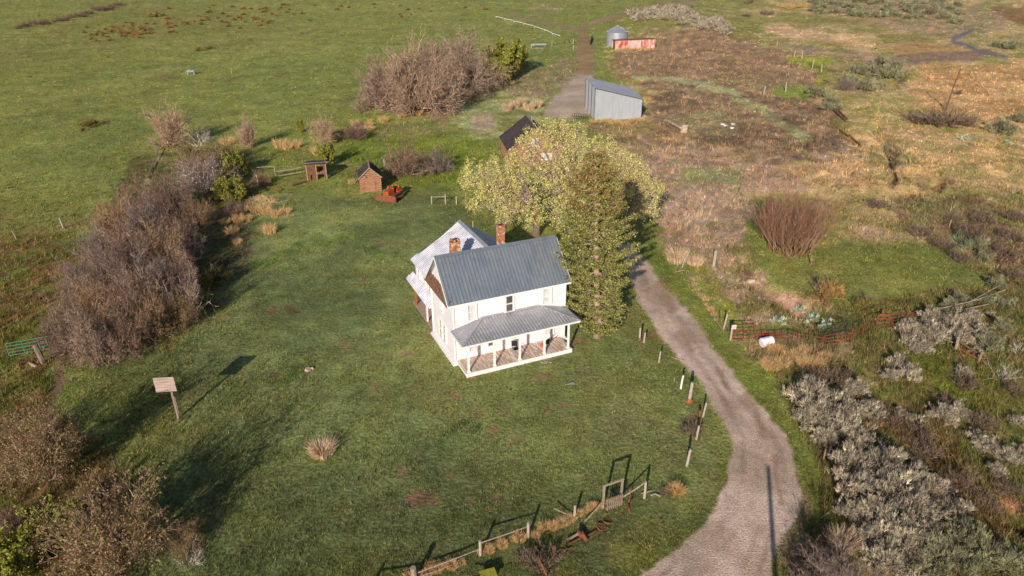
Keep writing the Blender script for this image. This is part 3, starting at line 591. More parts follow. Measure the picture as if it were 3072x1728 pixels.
k = MB(); k.tube([(-.4, -.2, .1), (1.1, .3, .35)], .03, 6); k.tube([(.1, -.05, .15), (.9, .35, .6)], .02, 6); k.tube([(-.1, -.3, .08), (.7, .25, .1)], .02, 6); k.build('shaft', M['black'], gr)
k = MB(); k.tube([(-.72, -.3, .06), (-.60, -.27, .2), (-.46, -.23, .2), (-.36, -.2, .08)], [.07, .15, .15, .07], 10); k.build('head', M['dozer'], gr)
k = MB(); k.box((.0, .0, .2), (.34, .22, .26), rz=.3); k.box((.2, .12, .3), (.2, .16, .16), rz=.8); k.build('motor', M['black'], gr)

# ------------------------------------------------------------------ outbuildings
def log_building(name, label, loc, rz, w, d, he, hp, m, roofm, ov=.3, lr=.11, door=None, win=None, parts='log_wall'):
    t = thing(name, label, 'cabin' if w > 4 else 'shed', loc, rz)
    k = MB(); n = int(he / (2 * lr))
    for i in range(n):
        z = lr + i * 2 * lr; o = .12 if i % 2 else .04
        for y in (0, d): k.tube([(-w / 2 - o, y, z), (w / 2 + o, y, z)], lr * .98, 8)
        o = .04 if i % 2 else .12
        for x in (-w / 2, w / 2): k.tube([(x, -o, z + lr * .3), (x, d + o, z + lr * .3)], lr * 1.02, 6)
    k.build('log_wall', m, t)
    k = MB(); k.box((0, d / 2, he / 2), (w - .1, d - .1, he)); k.build('chinking', M['rust'], t)
    k = MB()
    j = 0; z = n * 2 * lr + lr
    while z < hp - .1:
        hw = (w / 2) * (hp - z) / (hp - he); k.tube([(-hw, 0, z), (hw, 0, z)], lr, 6); z += 2 * lr
    k.build('gable', m, t)
    k = MB(); sl = (hp - he) / (w / 2); zz = he - ov * sl
    for s in (-1, 1):
        q = [(s * (w / 2 + ov), -ov, zz), (s * (w / 2 + ov), d + ov, zz), (0.001 * s, d + ov, hp + .06), (0.001 * s, -ov, hp + .06)]
        if s < 0: q = q[::-1]
        k.poly(q, .07)
        for c_ in range(int((d + 2 * ov) * 5)):
            v = -ov + random.random() * (d + 2 * ov); u = random.random(); x = s * (w / 2 + ov) * (1 - u); k.box((x, v, zz + (hp - zz) * u + .09), (.3, random.uniform(.1, .2), .02), M=Matrix.Rotation(s * math.atan(sl), 3, 'Y'))
    r = k.build('roof', roofm, t)
    k = MB(); k.bar((0, -ov, hp + .1), (0, d + ov, hp + .1), .22, .05)
    for s in (-1, 1): k.bar((s * (w / 2 + ov), -ov - .02, zz), (0, -ov - .02, hp + .04), .05, .13)
    k.build('ridge_board', M['rail'], r)
    return t
g = G(1089.6, 572); g2 = G(1147, 566)
dv = g2 - g; yaw = math.atan2(dv.y, dv.x); mid = (g + g2) / 2
ls = log_building('log_shed', 'small red brown log shed with steep dark shingle roof beside the orange bulldozer', (mid.x, mid.y, mid.z - .05), yaw - R(8), 2.7, 3.6, 2.3, 3.5, M['log'], M['darkshingle'], .28, .135)
k = MB()
for i in range(9): k.box((0, -.13, .25 + i * .2), (1.05, .05, .17))
k.box((-.56, -.15, 1.05), (.08, .06, 2.1)); k.box((.56, -.15, 1.05), (.08, .06, 2.1)); k.box((0, -.15, 2.12), (1.2, .06, .12)); k.build('door', M['log'], ls)
k = MB(); k.box((-.75, -.35, 2.35), (.28, .2, .2)); k.build('birdhouse', M['rail'], ls)
# tumbledown plank shelter
a = G(926, 534); b = G(976.5, 519); dv = b - a; yw = math.atan2(dv.y, dv.x)
yw = R(14); oh = thing('plank_shed', 'tumbledown orange brown plank shed with a grey tin strip on its roof', 'shed', (a.x + .1, a.y, a.z), yw); OW, OD, OH = 2.75, 2.2, 2.45
k = MB(); random.seed(11)
for i in range(16):
    x = (i + .5) * OW / 16
    if 8 <= i <= 13: k.box((x, 0, OH - .25), (.16, .04, .35)); k.box((x, 0, .95 + random.uniform(-.05, .1)), (.165, .04, .55)) if i % 2 else None
    elif i == 3: k.box((x, 0, 1.6), (.15, .04, 1.5))
    else: h = OH * random.uniform(.93, 1); k.box((x, .03 * (i % 2), h / 2), (.15, .04, h))
for i in range(11):
    y = (i + .5) * OD / 11; h = OH - .25 * i / 11
    k.box((0, y, h / 2), (.04, .18, h)); k.box((OW, y, h / 2 + .2), (.04, .17, h - .4)) if i % 3 else None
for i in range(16): k.box(((i + .5) * OW / 16, OD, 1.05), (.165, .04, 2.1))
k.build('wall', M['plank'], oh)
k = MB()
for x, y in ((0, 0), (OW, 0), (0, OD), (OW, OD), (OW * .5, 0)): k.box((x, y, 1.15), (.13, .13, 2.35))
k.bar((OW * .5, -.05, .9), (OW, -.05, 1.35), .09, .05); k.bar((OW * .52, -.05, 1.0), (OW, -.06, 1.0), .09, .05); k.bar((OW * .7, -.06, 1.0), (OW * .85, -.06, 1.4), .07, .04); k.build('frame', M['rail'], oh)
k = MB()
for i in range(14):
    x = -.15 + (i + .5) * (OW + .3) / 14; k.bar((x, -.1, OH + .05), (x, OD + random.uniform(.1, .4), OH - .2), .2, .03)
rfo = k.build('roof', M['darkshingle'], oh)
k = MB(); k.bar((-.2, .15, OH + .12), (OW + .1, .15, OH + .09), .62, .02, up=(0, .1, 1)); k.build('tin_strip', M['sheet'], rfo)
k = MB(); k.bar((OW + .0, .2, OH + .1), (OW + .55, .15, OH + .1), .12, .03); k.bar((OW, OD, OH), (OW + .4, OD + .1, OH), .12, .03); k.build('loose_board', M['whitepost'], rfo)
# log cabin behind the cottonwood
ca = log_building('log_cabin', 'log cabin with brown shingle roof half hidden behind the yellow green tree', (3.9, 106.8, 0), R(9), 8.2, 8.5, 3.0, 6.0, M['log'], M['darkshingle'], .45, .14)
k = MB(); k.box((-.3, -.2, 3.8), (1.1, .08, 1.3)); wo = k.build('window', M['trim'], ca); k = MB(); k.box((-.3, -.25, 3.8), (.8, .02, 1.0)); k.build('pane', M['blind'], wo)
k = MB(); k.box((1.6, -.2, 1.5), (1.7, .08, 1.1)); wo = k.build('window', M['trim'], ca); k = MB(); k.box((1.6, -.25, 1.5), (1.4, .02, .8)); k.build('pane', M['blind'], wo)
k = MB(); k.tube([(.25, 5.2, 5.6), (.25, 5.2, 6.7)], .13, 8); k.build('stovepipe', M['sheet'], ca)
# grey metal shed with a single pitch roof
pA = G0(1789.7, 363.4); pB = G0(1928.6, 361.5); pC = G0(1773.3, 322)
ms = thing('metal_shed', 'grey metal sided shed with a single slope roof beside the gravel yard', 'shed', (pA[0], pA[1], -.1), math.atan2(pB[1] - pA[1], pB[0] - pA[0]) * .6)
WA = 9.2; DA = 12.0; hl, hr = 6.2, 4.0
k = MB(); k.add([(0, 0, 0), (WA, 0, 0), (WA, 0, hr), (0, 0, hl)], [(0, 1, 2, 3)]); k.poly([(0, 0, 0), (WA, 0, 0), (WA, 0, hr), (0, 0, hl)], .05)
for i in range(1, 31): x = WA * i / 31; k.bar((x, -.01, 0), (x, -.01, hl + (hr - hl) * x / WA - .05), .05, .03, up=(0, 1, 0))
k.build('front_wall', M['shedwall'], ms)
k = MB(); k.box((WA, DA / 2, hr / 2), (.05, DA, hr)); k.box((WA / 2, DA, hr / 2), (WA, .05, hr)); k.box((.02, DA / 2, 2.1), (.05, DA, 4.2)); k.add([(.0, 0, 4.2), (0, 0, hl), (0, DA, hl), (0, DA, 4.2)], [(0, 1, 2, 3)]); k.build('side_wall', M['shedwall'], ms)
k = MB(); q = [(-.12, -.15, hl + .08), (WA + .25, -.15, hr + .02), (WA + .25, DA + .3, hr + .02), (-.12, DA + .3, hl + .08)]; k.poly(q, .06); ribs(k, q, (1, 0, -.2), .6, .05, .03); ro = k.build('roof', M['shedroof'], ms)
k = MB(); k.bar((-.1, -.18, hl - .02), (WA + .2, -.18, hr - .08), .04, .12); k.build('edge_trim', M['darkpipe'] if 0 else M['track'], ro)
k = MB()
for i in range(4): k.box((-.02, .1 + i * 3.9, hl / 2), (.16, .16, hl))
k.build('corner_post', M['track'], ms)
# grain bin
gb = G0(1864, 146); bn = thing('grain_bin', 'round galvanised grain bin with a conical roof behind the red trailer body', 'grain bin', (gb[0], gb[1] + 3.2, 0))
k = MB(); rb = 3.55; nn = 40
for r0 in range(5):
    z0 = r0 * .92; k.tube([(0, 0, z0), (0, 0, z0 + .9), (0, 0, z0 + .92)], [rb, rb, rb - .05], nn, cap=False)
k.build('wall', M['bin'], bn, smooth=False)
k = MB(); k.tube([(0, 0, 4.55), (0, 0, 5.0), (0, 0, 6.25), (0, 0, 6.3)], [rb + .15, rb - .55, .45, .1], nn)
for i in range(20):
    a = i * math.pi / 10; k.bar((math.cos(a) * (rb + .1), math.sin(a) * (rb + .1), 4.64), (math.cos(a) * .45, math.sin(a) * .45, 6.3), .07, .06)
r = k.build('roof', M['bin'], bn); k = MB(); k.tube([(0, 0, 6.25), (0, 0, 6.55)], .5, 14); k.build('cap', M['bin'], r)
k = MB(); k.box((-2.5, -2.62, 1.6), (.9, .1, 2.4), rz=R(-44)); k.build('door', M['roof_galv'], bn)
# red box body
ga = G0(1855, 153); tb = thing('trailer_body', 'long rusty red and white box body lying in the dry brush by the grain bin', 'trailer', (ga[0], ga[1], 0), R(15))
TL = 14.2; k = MB()
k.box((TL / 2, .06, 1.35), (TL, .1, 2.75)); k.box((TL / 2, 2.6, 1.35), (TL, .1, 2.75)); k.box((TL, 1.3, 1.35), (.1, 2.6, 2.75))
for i in range(15): k.box((.4 + i * 1.0 - .2, -.02, 1.35), (.1, .06, 2.7))
k.box((TL / 2, -.02, 1.3), (TL, .05, .1)); k.build('wall', M['redpaint'], tb)
k = MB(); k.box((TL / 2, 1.3, 2.78), (TL + .3, 2.9, .12)); k.build('roof', M['redroof'], tb)
k = MB(); k.box((.25, 1.3, 1.4), (.08, 2.3, 2.5)); k.build('end_door', M['plank'], tb)
k = MB(); k.box((TL / 2, 1.3, .06), (TL, 2.5, .12)); k.build('floor', M['rust'], tb)

# ------------------------------------------------------------------ bulldozer
g = G(1170, 596); dz = thing('bulldozer', 'small faded orange crawler bulldozer with its rusty blade lowered on the lawn', 'bulldozer', (g.x + .35, g.y + .9, g.z), R(64.3 - 90))
# local: forward is -y, blade ahead
k = MB()
for i in range(8):
    a0 = -1 + i * .25; k.bar((-1.7, -1.62 + .1 * math.sin((i + .5) / 8 * math.pi) , .12 + i * .11), (1.7, -1.62 + .1 * math.sin((i + .5) / 8 * math.pi), .12 + i * .11), .07, .115)
for x in (-1.68, 1.68): k.box((x, -1.55, .5), (.05, .22, .95))
bl = k.build('blade', M['rust'], dz)
k = MB()
for x in (-1.25, 1.25): k.bar((x, -1.5, .35), (x, .8, .42), .14, .16)
k.build('push_arm', M['rust'], dz)
for s in (-1, 1):
    x = s * .82; pts = [];
    for i in range(26):
        t_ = i / 26 * 2 * math.pi; cy = .85 if math.cos(t_) > 0 else -.85; r_ = .36
        pts.append((x, cy + r_ * math.cos(t_), .40 + r_ * math.sin(t_)))
    k = MB()
    n = len(pts)
    for i in range(n):
        a_, b_ = Vector(pts[i]), Vector(pts[(i + 1) % n]); seg = max(1, int((b_ - a_).length / .14))
        for j in range(seg):
            p = a_ + (b_ - a_) * (j / seg); q = a_ + (b_ - a_) * ((j + .82) / seg); c_ = (p + q) / 2; nrm = (c_ - Vector((x, max(-.85, min(.85, c_.y)), .40))).normalized()
            k.bar(p, q, .42, .05, up=nrm)
    tr_ = k.build('track', M['track'], dz)
    k = MB()
    for cy in (-.85, .85): k.tube([(x - .1, cy, .4), (x + .1, cy, .4)], .29, 14)
    for cy in (-.45, -.15, .15, .45): k.tube([(x - .1, cy, .22), (x + .1, cy, .22)], .13, 10)
    k.box((x, 0, .42), (.16, 1.5, .16)); k.build('roller', M['rust'], tr_)
k = MB(); k.box((0, -.62, .98), (.78, 1.35, .62)); k.box((0, -.62, 1.31), (.64, 1.3, .08)); k.box((0, -.1, .55), (1.0, 2.2, .3)); k.build('hood', M['dozer'], dz)
k = MB(); k.box((0, -1.33, .92), (.82, .1, .86)); go = k.build('grille', M['dozer'], dz); k = MB()
for i in range(5): k.box((0, -1.385, .68 + i * .13), (.6, .015, .035))
k.build('slot', M['track'], go)
k = MB()
for s in (-1, 1): k.box((s * .78, .75, .98), (.5, 1.0, .08)); k.box((s * .56, .8, 1.15), (.08, .8, .35))
k.build('fender', M['dozer'], dz)
k = MB(); k.box((0, .62, 1.02), (.66, .5, .16)); k.box((0, .92, 1.3), (.66, .12, .45)); k.build('seat', M['black'], dz)
k = MB(); k.tube([(-.55, 1.22, 1.35), (.55, 1.22, 1.35)], .26, 12); k.build('fuel_tank', M['dozer'], dz)
k = MB(); k.box((-.6, .2, 1.45), (.3, .3, .28)); k.box((0, .1, 1.35), (.6, .12, .3)); k.build('dashboard', M['dozer'], dz)
k = MB(); k.tube([(.18, -.7, 1.3), (.18, -.7, 1.85)], .05, 8); k.tube([(-.15, -.4, 1.3), (-.15, -.4, 1.6)], .07, 8); k.build('exhaust', M['track'], dz)
k = MB()
for x in (-.2, -.08, .08, .2): k.tube([(x, .25, 1.1), (x, .15, 1.65)], .018, 5)
k.build('lever', M['black'], dz)

# ------------------------------------------------------------------ plants
def ribbons(P0, P1, w0, w1, rs):
    """flat tapering strips between point arrays, each turned its own way"""
    D = P1 - P0; L = np.linalg.norm(D, axis=1, keepdims=True) + 1e-9; D = D / L
    r = rs.normal(size=D.shape); r -= (r * D).sum(1, keepdims=True) * D; r /= np.linalg.norm(r, axis=1, keepdims=True) + 1e-9
    w0 = np.broadcast_to(np.asarray(w0, float), (len(D),))[:, None] / 2; w1 = np.broadcast_to(np.asarray(w1, float), (len(D),))[:, None] / 2
    V = np.stack([P0 - r * w0, P0 + r * w0, P1 + r * w1, P1 - r * w1], 1).reshape(-1, 3)
    return V, np.arange(len(V)).reshape(-1, 4)
def rotv(D, ang, rs):
    r = rs.normal(size=D.shape); r -= (r * D).sum(1, keepdims=True) * D; r /= np.linalg.norm(r, axis=1, keepdims=True) + 1e-9
    a = np.asarray(ang)[:, None] if hasattr(ang, '__len__') else ang
    return D * np.cos(a) + r * np.sin(a)
class Veg:
    def __init__(s, seed): s.V = []; s.Q = []; s.C = []; s.n = 0; s.rs = np.random.RandomState(seed)
    def put(s, V, Q, C):
        s.V.append(V); s.Q.append(Q + s.n); s.n += len(V); C = np.asarray(C, float)
        if C.ndim == 1: C = np.tile(C, (len(V), 1))
        elif len(C) * 4 == len(V): C = np.repeat(C, 4, 0)
        s.C.append(C)
    def strips(s, P0, P1, w0, w1, C): V, Q = ribbons(P0, P1, w0, w1, s.rs); s.put(V, Q, C)
    def tint(s, n, cols, var=.2):
        c = np.array([s2l(q) for q in cols]); i = s.rs.randint(0, len(c), n); return c[i] * (1 + var * s.rs.normal(size=(n, 1)).clip(-2, 2)) * KA
    def leaves(s, P, size, cols, var=.22, aspect=.6, up=.4, N=None):
        n = len(P); a = s.rs.normal(size=(n, 3)); a /= np.linalg.norm(a, axis=1, keepdims=True)
        nn = s.rs.normal(size=(n, 3)) + np.array([0, 0, up]);
        if N is not None: nn = nn * .7 + N
        a -= (a * nn).sum(1, keepdims=True) * nn / (nn ** 2).sum(1, keepdims=True); a /= np.linalg.norm(a, axis=1, keepdims=True) + 1e-9
        b = np.cross(nn, a); b /= np.linalg.norm(b, axis=1, keepdims=True) + 1e-9
        sz = size * (1 + .35 * s.rs.normal(size=(n, 1)).clip(-1.5, 2)); a = a * sz / 2; b = b * sz * aspect / 2
        V = np.stack([P - a, P - b * .9, P + a, P + b * .9], 1).reshape(-1, 3)
        s.put(V, np.arange(len(V)).reshape(-1, 4), s.tint(n, cols, var))
    def grow(s, P, D, L, w, levels, kids, ang, cols, droop=0.0, jit=.18, segs=3, lift=0.0, shrink=.55, wshrink=.5, ends=None):
        """recursive twigs, whole generations at a time"""
        for lv in range(levels):
            n = len(P); col_ = s.tint(n, cols, .15); nodes = []; dirs = []; p = P; d = D
            Lr = L * (1 + .25 * s.rs.normal(size=(n, 1)).clip(-1.5, 1.5)) if lv or n > 1 else L
            for k in range(segs):
                d = d + s.rs.normal(size=d.shape) * jit; d[:, 2] += lift - droop * (k + 1) / segs; d /= np.linalg.norm(d, axis=1, keepdims=True)
                q = p + d * Lr / segs; f0 = 1 - .75 * k / segs; f1 = 1 - .75 * (k + 1) / segs
                s.strips(p, q, w * f0, w * f1, col_); nodes.append(q); dirs.append(d.copy()); p = q
            if ends is not None and lv == levels - 1: ends.append(np.concatenate(nodes[-2:])); break
            if lv == levels - 1: break
            PP = []; DD = []
            for k in range(kids):
                i = s.rs.randint(0, segs, n); NP = np.stack(nodes, 1)[np.arange(n), i]; ND = np.stack(dirs, 1)[np.arange(n), i]
                PP.append(NP); DD.append(rotv(ND, s.rs.uniform(ang * .5, ang * 1.4, n), s.rs))
            P = np.concatenate(PP); D = np.concatenate(DD); L = L * shrink if not hasattr(L, '__len__') else L.mean() * shrink; w = w * wshrink
    def mesh(s, name, m): return npmesh(name, np.concatenate(s.V), quads=np.concatenate(s.Q), mats=[m], colors=np.concatenate(s.C))

def bare_shrub(seed, stems, h, spread, cols, kids=4, levels=4, base=.5, lift=.04, ang=.5, w=.05, jit=.16, leaf=None, nleaf=0, lsize=.09, wshrink=.5):
    v = Veg(seed); n = stems; a = v.rs.uniform(0, 2 * math.pi, n); r = base * np.sqrt(v.rs.uniform(0, 1, n)); t = spread * v.rs.uniform(.0, 1, n) ** .8
    P = np.stack([r * np.cos(a), r * np.sin(a), np.zeros(n)], 1); a2 = a + v.rs.normal(size=n) * .5
    D = np.stack([np.sin(t) * np.cos(a2), np.sin(t) * np.sin(a2), np.cos(t)], 1); e = []
    v.grow(P, D, h * .62 * v.rs.uniform(.7, 1.1, (n, 1)), w, levels, kids, ang, cols, jit=jit, lift=lift, ends=e, wshrink=wshrink)
    if nleaf:
        E_ = np.concatenate(e); E_ = E_[v.rs.randint(0, len(E_), nleaf)] + v.rs.normal(size=(nleaf, 3)) * .08; v.leaves(E_, lsize, leaf)
    me = v.mesh('bare_shrub', M['twig'] if not nleaf else M['foliage']); z = np.concatenate(v.V); return me, np.percentile(z[:, 2], 99), np.percentile(np.hypot(z[:, 0], z[:, 1]), 96)
def sage(seed, n, cols, hgt=.9, rad=1.0, dark=(92, 84, 76), blade=.16):
    """uneven dome of upright leafy sprays over dark crooked stems, with gaps between the boughs"""
    v = Veg(seed); rs = v.rs
    st = 26; a = rs.uniform(0, 6.28, st); t = rs.uniform(.1, 1.3, st); D = np.stack([np.sin(t) * np.cos(a), np.sin(t) * np.sin(a), np.cos(t)], 1)
    v.grow(np.zeros((st, 3)), D, .7 * rad, .06, 3, 3, .6, [dark, (120, 104, 92)], lift=.05)
    nb = max(14, n // 16); u = rs.normal(size=(nb, 3)); u[:, 2] = np.abs(u[:, 2]) * .9 + .15; u /= np.linalg.norm(u, axis=1, keepdims=True)
    br = u * rs.uniform(.45, 1.0, (nb, 1)) * np.array([rad, rad, hgt]) * (1 + .18 * rs.normal(size=(nb, 1)))
    bt = 1 + .22 * rs.normal(size=(nb, 1)).clip(-1.5, 1.5)
    i = rs.randint(0, nb, n); out = br[i] / np.linalg.norm(br[i], axis=1, keepdims=True)
    P = br[i] * rs.uniform(.72, 1.05, (n, 1)) + rs.normal(size=(n, 3)) * np.array([.13, .13, .06]) * rad; P[:, 2] = np.maximum(P[:, 2], .05)
    base = out * .75 + np.array([0, 0, .6]); tn = v.tint(n, cols, .14) * bt[i]
    for k in range(11):
        d = base + rs.normal(size=base.shape) * .55; d /= np.linalg.norm(d, axis=1, keepdims=True)
        v.strips(P - d * .03, P + d * blade * rad * rs.uniform(.5, 1.5, (n, 1)), .022 * rad, .010 * rad, tn * (1 + .12 * rs.normal(size=(n, 1))))
    z = np.concatenate(v.V); return v.mesh('sagebrush', M['foliage']), np.percentile(z[:, 2], 99), np.percentile(np.hypot(z[:, 0], z[:, 1]), 97)
def tuft(seed, n, cols, lean=.5, hgt=1.0, w=.03, base=.35, seg=2):
    v = Veg(seed); rs = v.rs; a = rs.uniform(0, 6.28, n); r = base * np.sqrt(rs.uniform(0, 1, n)); t = lean * rs.uniform(0, 1, n)
    p = np.stack([r * np.cos(a), r * np.sin(a), np.zeros(n)], 1); d = np.stack([np.sin(t) * np.cos(a), np.sin(t) * np.sin(a), np.cos(t)], 1); c = v.tint(n, cols, .2)
    L = hgt * rs.uniform(.5, 1.0, (n, 1))
    for k in range(seg):
        q = p + d * L / seg; v.strips(p, q, w * (1 - .4 * k), w * (1 - .4 * (k + 1)), c); p = q; d = d + np.stack([np.cos(a), np.sin(a), np.full(n, -.5)], 1) * .35 + rs.normal(size=d.shape) * .1; d /= np.linalg.norm(d, axis=1, keepdims=True)
    z = np.concatenate(v.V); return v.mesh('grass_clump', M['grass']), np.percentile(z[:, 2], 99), np.percentile(np.hypot(z[:, 0], z[:, 1]), 97)

MAUVE = [(122, 104, 94), (105, 89, 80), (134, 117, 104), (92, 77, 70)]
PROT = {
 'mauve': [bare_shrub(s, 24, 2.6, 1.2, c, kids=7, levels=4, base=.5, w=.085, ang=.65, lift=.03, jit=.2, wshrink=.56) for s, c in ((1, MAUVE), (2, [(134, 107, 79), (110, 84, 65), (155, 127, 97)]), (3, [(115, 92, 82), (88, 70, 62), (133, 109, 95)]), (16, [(143, 115, 95), (115, 91, 77), (94, 75, 63)]))],
 'brownie': [bare_shrub(s, 26, 2.6, 1.2, [(133, 106, 84), (108, 85, 70), (149, 121, 98), (121, 108, 75)], kids=6, levels=4, base=.5, w=.09, ang=.62, jit=.2, wshrink=.55, leaf=[(115, 108, 61), (143, 110, 84), (126, 101, 71)], nleaf=7000, lsize=.08) for s in (4, 5)],
 'pinkish': [bare_shrub(s, 26, 2.6, 1.15, [(156, 126, 102), (134, 106, 86), (168, 142, 118)], kids=6, levels=4, base=.2, w=.09, ang=.6, wshrink=.55) for s in (6, 7)],
 'willow': [bare_shrub(8, 150, 3.0, .68, [(132, 96, 75), (110, 83, 67), (140, 109, 88), (124, 81, 54), (123, 99, 86)], kids=5, levels=4, base=1.2, lift=.07, ang=.26, w=.05, jit=.07)],
 'dome': [bare_shrub(s, 30, 2.6, 1.35, c, kids=8, levels=4, base=.35, w=.085, ang=.7, lift=.035, jit=.2, wshrink=.56) for s, c in ((17, [(134, 112, 95), (115, 95, 82), (148, 125, 107)]), (18, [(125, 101, 87), (104, 84, 73), (142, 119, 102)]), (19, [(142, 117, 98), (120, 98, 82), (156, 130, 108)]))],
 'blossom': [bare_shrub(9, 30, 3.0, 1.1, [(150, 130, 116), (120, 100, 88)], kids=6, levels=4, w=.08, leaf=[(206, 192, 180), (184, 166, 152), (150, 128, 112)], nleaf=3200, lsize=.075)],
 'greenbush': [bare_shrub(s, 24, 2.8, 1.1, [(120, 104, 76), (96, 84, 62)], kids=4, levels=3, w=.05, leaf=[(126, 124, 50), (110, 112, 48), (142, 132, 62)], nleaf=9000, lsize=.2) for s in (10, 11)],
 'deadwood': [bare_shrub(s, 16, 3.0, 1.0, [(183, 168, 156), (163, 147, 135), (144, 128, 116)], kids=4, levels=3, w=.075, jit=.25, ang=.6) for s in (12, 13)],
 'darkbrush': [bare_shrub(s, 40, 1.4, 1.25, [(103, 84, 71), (84, 68, 58), (125, 104, 88)], kids=6, levels=3, base=.9, w=.07, wshrink=.6) for s in (14, 15)],
 'sage': [sage(s, 760, [(169, 157, 132), (150, 139, 118), (185, 174, 148), (128, 116, 102), (159, 139, 120)]) for s in (21, 22, 23, 24)],
 'greensage': [sage(s, 560, [(140, 136, 102), (124, 122, 90), (152, 146, 112)]) for s in (25, 26)],
 'silver': [sage(s, 300, [(178, 184, 160), (160, 170, 148)], hgt=.8) for s in (27,)],
 'rabbit': [tuft(s, 520, [(196, 154, 100), (176, 140, 86), (160, 136, 80), (186, 160, 112)], lean=1.15, hgt=1.0, w=.035, base=.5) for s in (31, 32)],
 'drygrass': [tuft(s, 300, [(204, 168, 116), (186, 150, 102), (170, 140, 98), (196, 170, 126)], lean=.75, hgt=1.0, w=.03, base=.6) for s in (33, 34, 35)],
 'tallbrush': [tuft(s, 420, [(190, 162, 130), (170, 142, 116), (206, 180, 150)], lean=.55, hgt=1.0, w=.035, base=.7) for s in (36,)],
 'olive': [sage(s, 420, [(128, 118, 60), (112, 106, 54), (150, 124, 70)], hgt=.75) for s in (37, 38)],
 'gold': [sage(s, 380, [(171, 134, 83), (153, 123, 75), (135, 114, 67)], hgt=.75, blade=.2) for s in (39,)],
}
used = {}
def shrub(kind, px, py, wpx, hpx, label, group, name=None, cat='shrub', rz=None):
    pr_ = PROT[kind]; i = used.get(kind, 0); used[kind] = i + 1; me, h0, r0 = pr_[i % len(pr_)]
    g = G(px, py); h = max(zfor(px, py, py - hpx), .15) if hpx > 3 else .3; w_ = wpx * mpp(px, py) * (.88 if kind == 'sage' else 1.0)
    h = min(h, w_ * 1.6); sx = w_ / (2 * r0); sz = h / h0
    # a low plant seen from above shows its top, so part of hpx is depth
    if kind in ('sage', 'greensage', 'silver', 'rabbit', 'olive', 'gold', 'drygrass', 'darkbrush', 'tallbrush'): sz = max(min(sz * (.72 if py > 500 else 1.0), sx * 1.3), sx * (.62 if py > 500 else .8))
    o = link(name or kind, me, loc=(g.x, g.y, g.z - .03), rz=(rz if rz is not None else rng.uniform(0, 6.28)), scale=(sx, sx, sz))
    tag(o, label, cat, group); return o
NM = dict(mauve='bare_shrub', brownie='budding_shrub', pinkish='bare_tree', willow='willow', blossom='blossoming_shrub', greenbush='leafy_shrub', deadwood='dead_shrub', darkbrush='dark_brush', sage='sagebrush',
          greensage='green_sagebrush', silver='silver_shrub', dome='bare_willow', rabbit='rabbitbrush', drygrass='dry_grass_clump', tallbrush='tall_dry_shrub', olive='olive_shrub', gold='golden_shrub')
ORD = ['leftmost', 'second', 'third', 'fourth', 'fifth', 'sixth', 'seventh', 'eighth', 'ninth', 'tenth', 'eleventh', 'twelfth', 'thirteenth', 'fourteenth']
def many(kind, pts, label, group, cat='shrub'):
    pts = sorted(pts, key=lambda p: p[0]); n = len(pts)
    for i, p in enumerate(pts):
        lab = label
        if 1 < n <= 14: lab = label + (', leftmost of them' if i == 0 else ', rightmost of them' if i == n - 1 else ', %s from the left' % ORD[i])
        shrub(kind, *p, lab, group if n > 1 else None, NM[kind], cat)
    
# left thicket
th = [(430, 655, 150, 140), (520, 640, 150, 130), (600, 665, 110, 90), (360, 720, 150, 150), (460, 730, 170, 160), (550, 730, 140, 130), (320, 800, 150, 150), (410, 815, 170, 160), (500, 800, 160, 150), (570, 770, 110, 110)]
tl = [(270, 880, 150, 150), (360, 895, 170, 160), (460, 880, 170, 150), (545, 850, 120, 110), (230, 960, 150, 160), (320, 975, 170, 160), (420, 960, 170, 160), (510, 930, 150, 140), (215, 1040, 140, 160), (300, 1065, 160, 160), (385, 1045, 160, 150), (460, 1000, 140, 130), (575, 905, 90, 110)]
many('mauve', th, 'grey brown bare shrub in the upper thicket', 'bare shrubs of the upper thicket')
many('dome', tl[3:11:3] + tl[12:], 'tall rounded bare shrub in the lower thicket', 'rounded shrubs of the lower thicket')
many('mauve', [p for p in tl if p not in tl[3:11:3] + tl[12:]], 'grey brown bare shrub in the lower thicket', 'bare shrubs of the lower thicket')
many('brownie', [(560, 960, 110, 110)], 'tan budding shrub at the right edge of the lower thicket', None)
many('deadwood', [(575, 945, 130, 150)], 'pale dead shrub with whitish forked branches at the right edge of the thicket', None)
many('deadwood', [(340, 1000, 150, 110)], 'pale dead shrub deep inside the lower thicket', None)
many('deadwood', [(515, 800, 90, 120)], 'pale dead shrub with upright whitish twigs inside the upper thicket', None)
many('mauve', [(700, 640, 80, 55)], 'small dark bare shrub between the thicket and the dry grass clumps', None)
many('mauve', [(600, 560, 150, 100)], 'grey bare shrub at the top end of the thicket', None)
many('brownie', [(610, 510, 150, 110)], 'brown budding shrub above the blossoming shrub', None)
many('blossom', [(620, 570, 170, 110)], 'whitish blossoming shrub at the top of the thicket', None)
many('greenbush', [(700, 590, 90, 70)], 'small olive leafy shrub right of the blossoming shrub', None)
many('greenbush', [(720, 510, 70, 75)], 'upright yellow green leafy shrub left of the plank enclosure', None)
many('brownie', [(690, 470, 90, 60)], 'low brown budding shrub beside the blossoming shrub', None)
many('mauve', [(790, 545, 60, 45)], 'small brown bare shrub inside the plank enclosure', None)
many('olive', [(640, 830, 120, 60)], 'low olive shrub on the lawn beside the thicket', None)
many('darkbrush', [(635, 905, 60, 30)], 'low dark red shrub at the foot of the dead shrub', None)
many('pinkish', [(515, 425, 140, 125)], 'large pinkish bare tree at the corner of the old fence line', None, cat='tree')
many('deadwood', [(610, 425, 120, 70)], 'pale bare shrub with stiff twigs right of the pinkish corner tree', None)
many('pinkish', [(757, 432, 78, 98)], 'slender pinkish bare tree standing alone between two shadows', None, cat='tree')
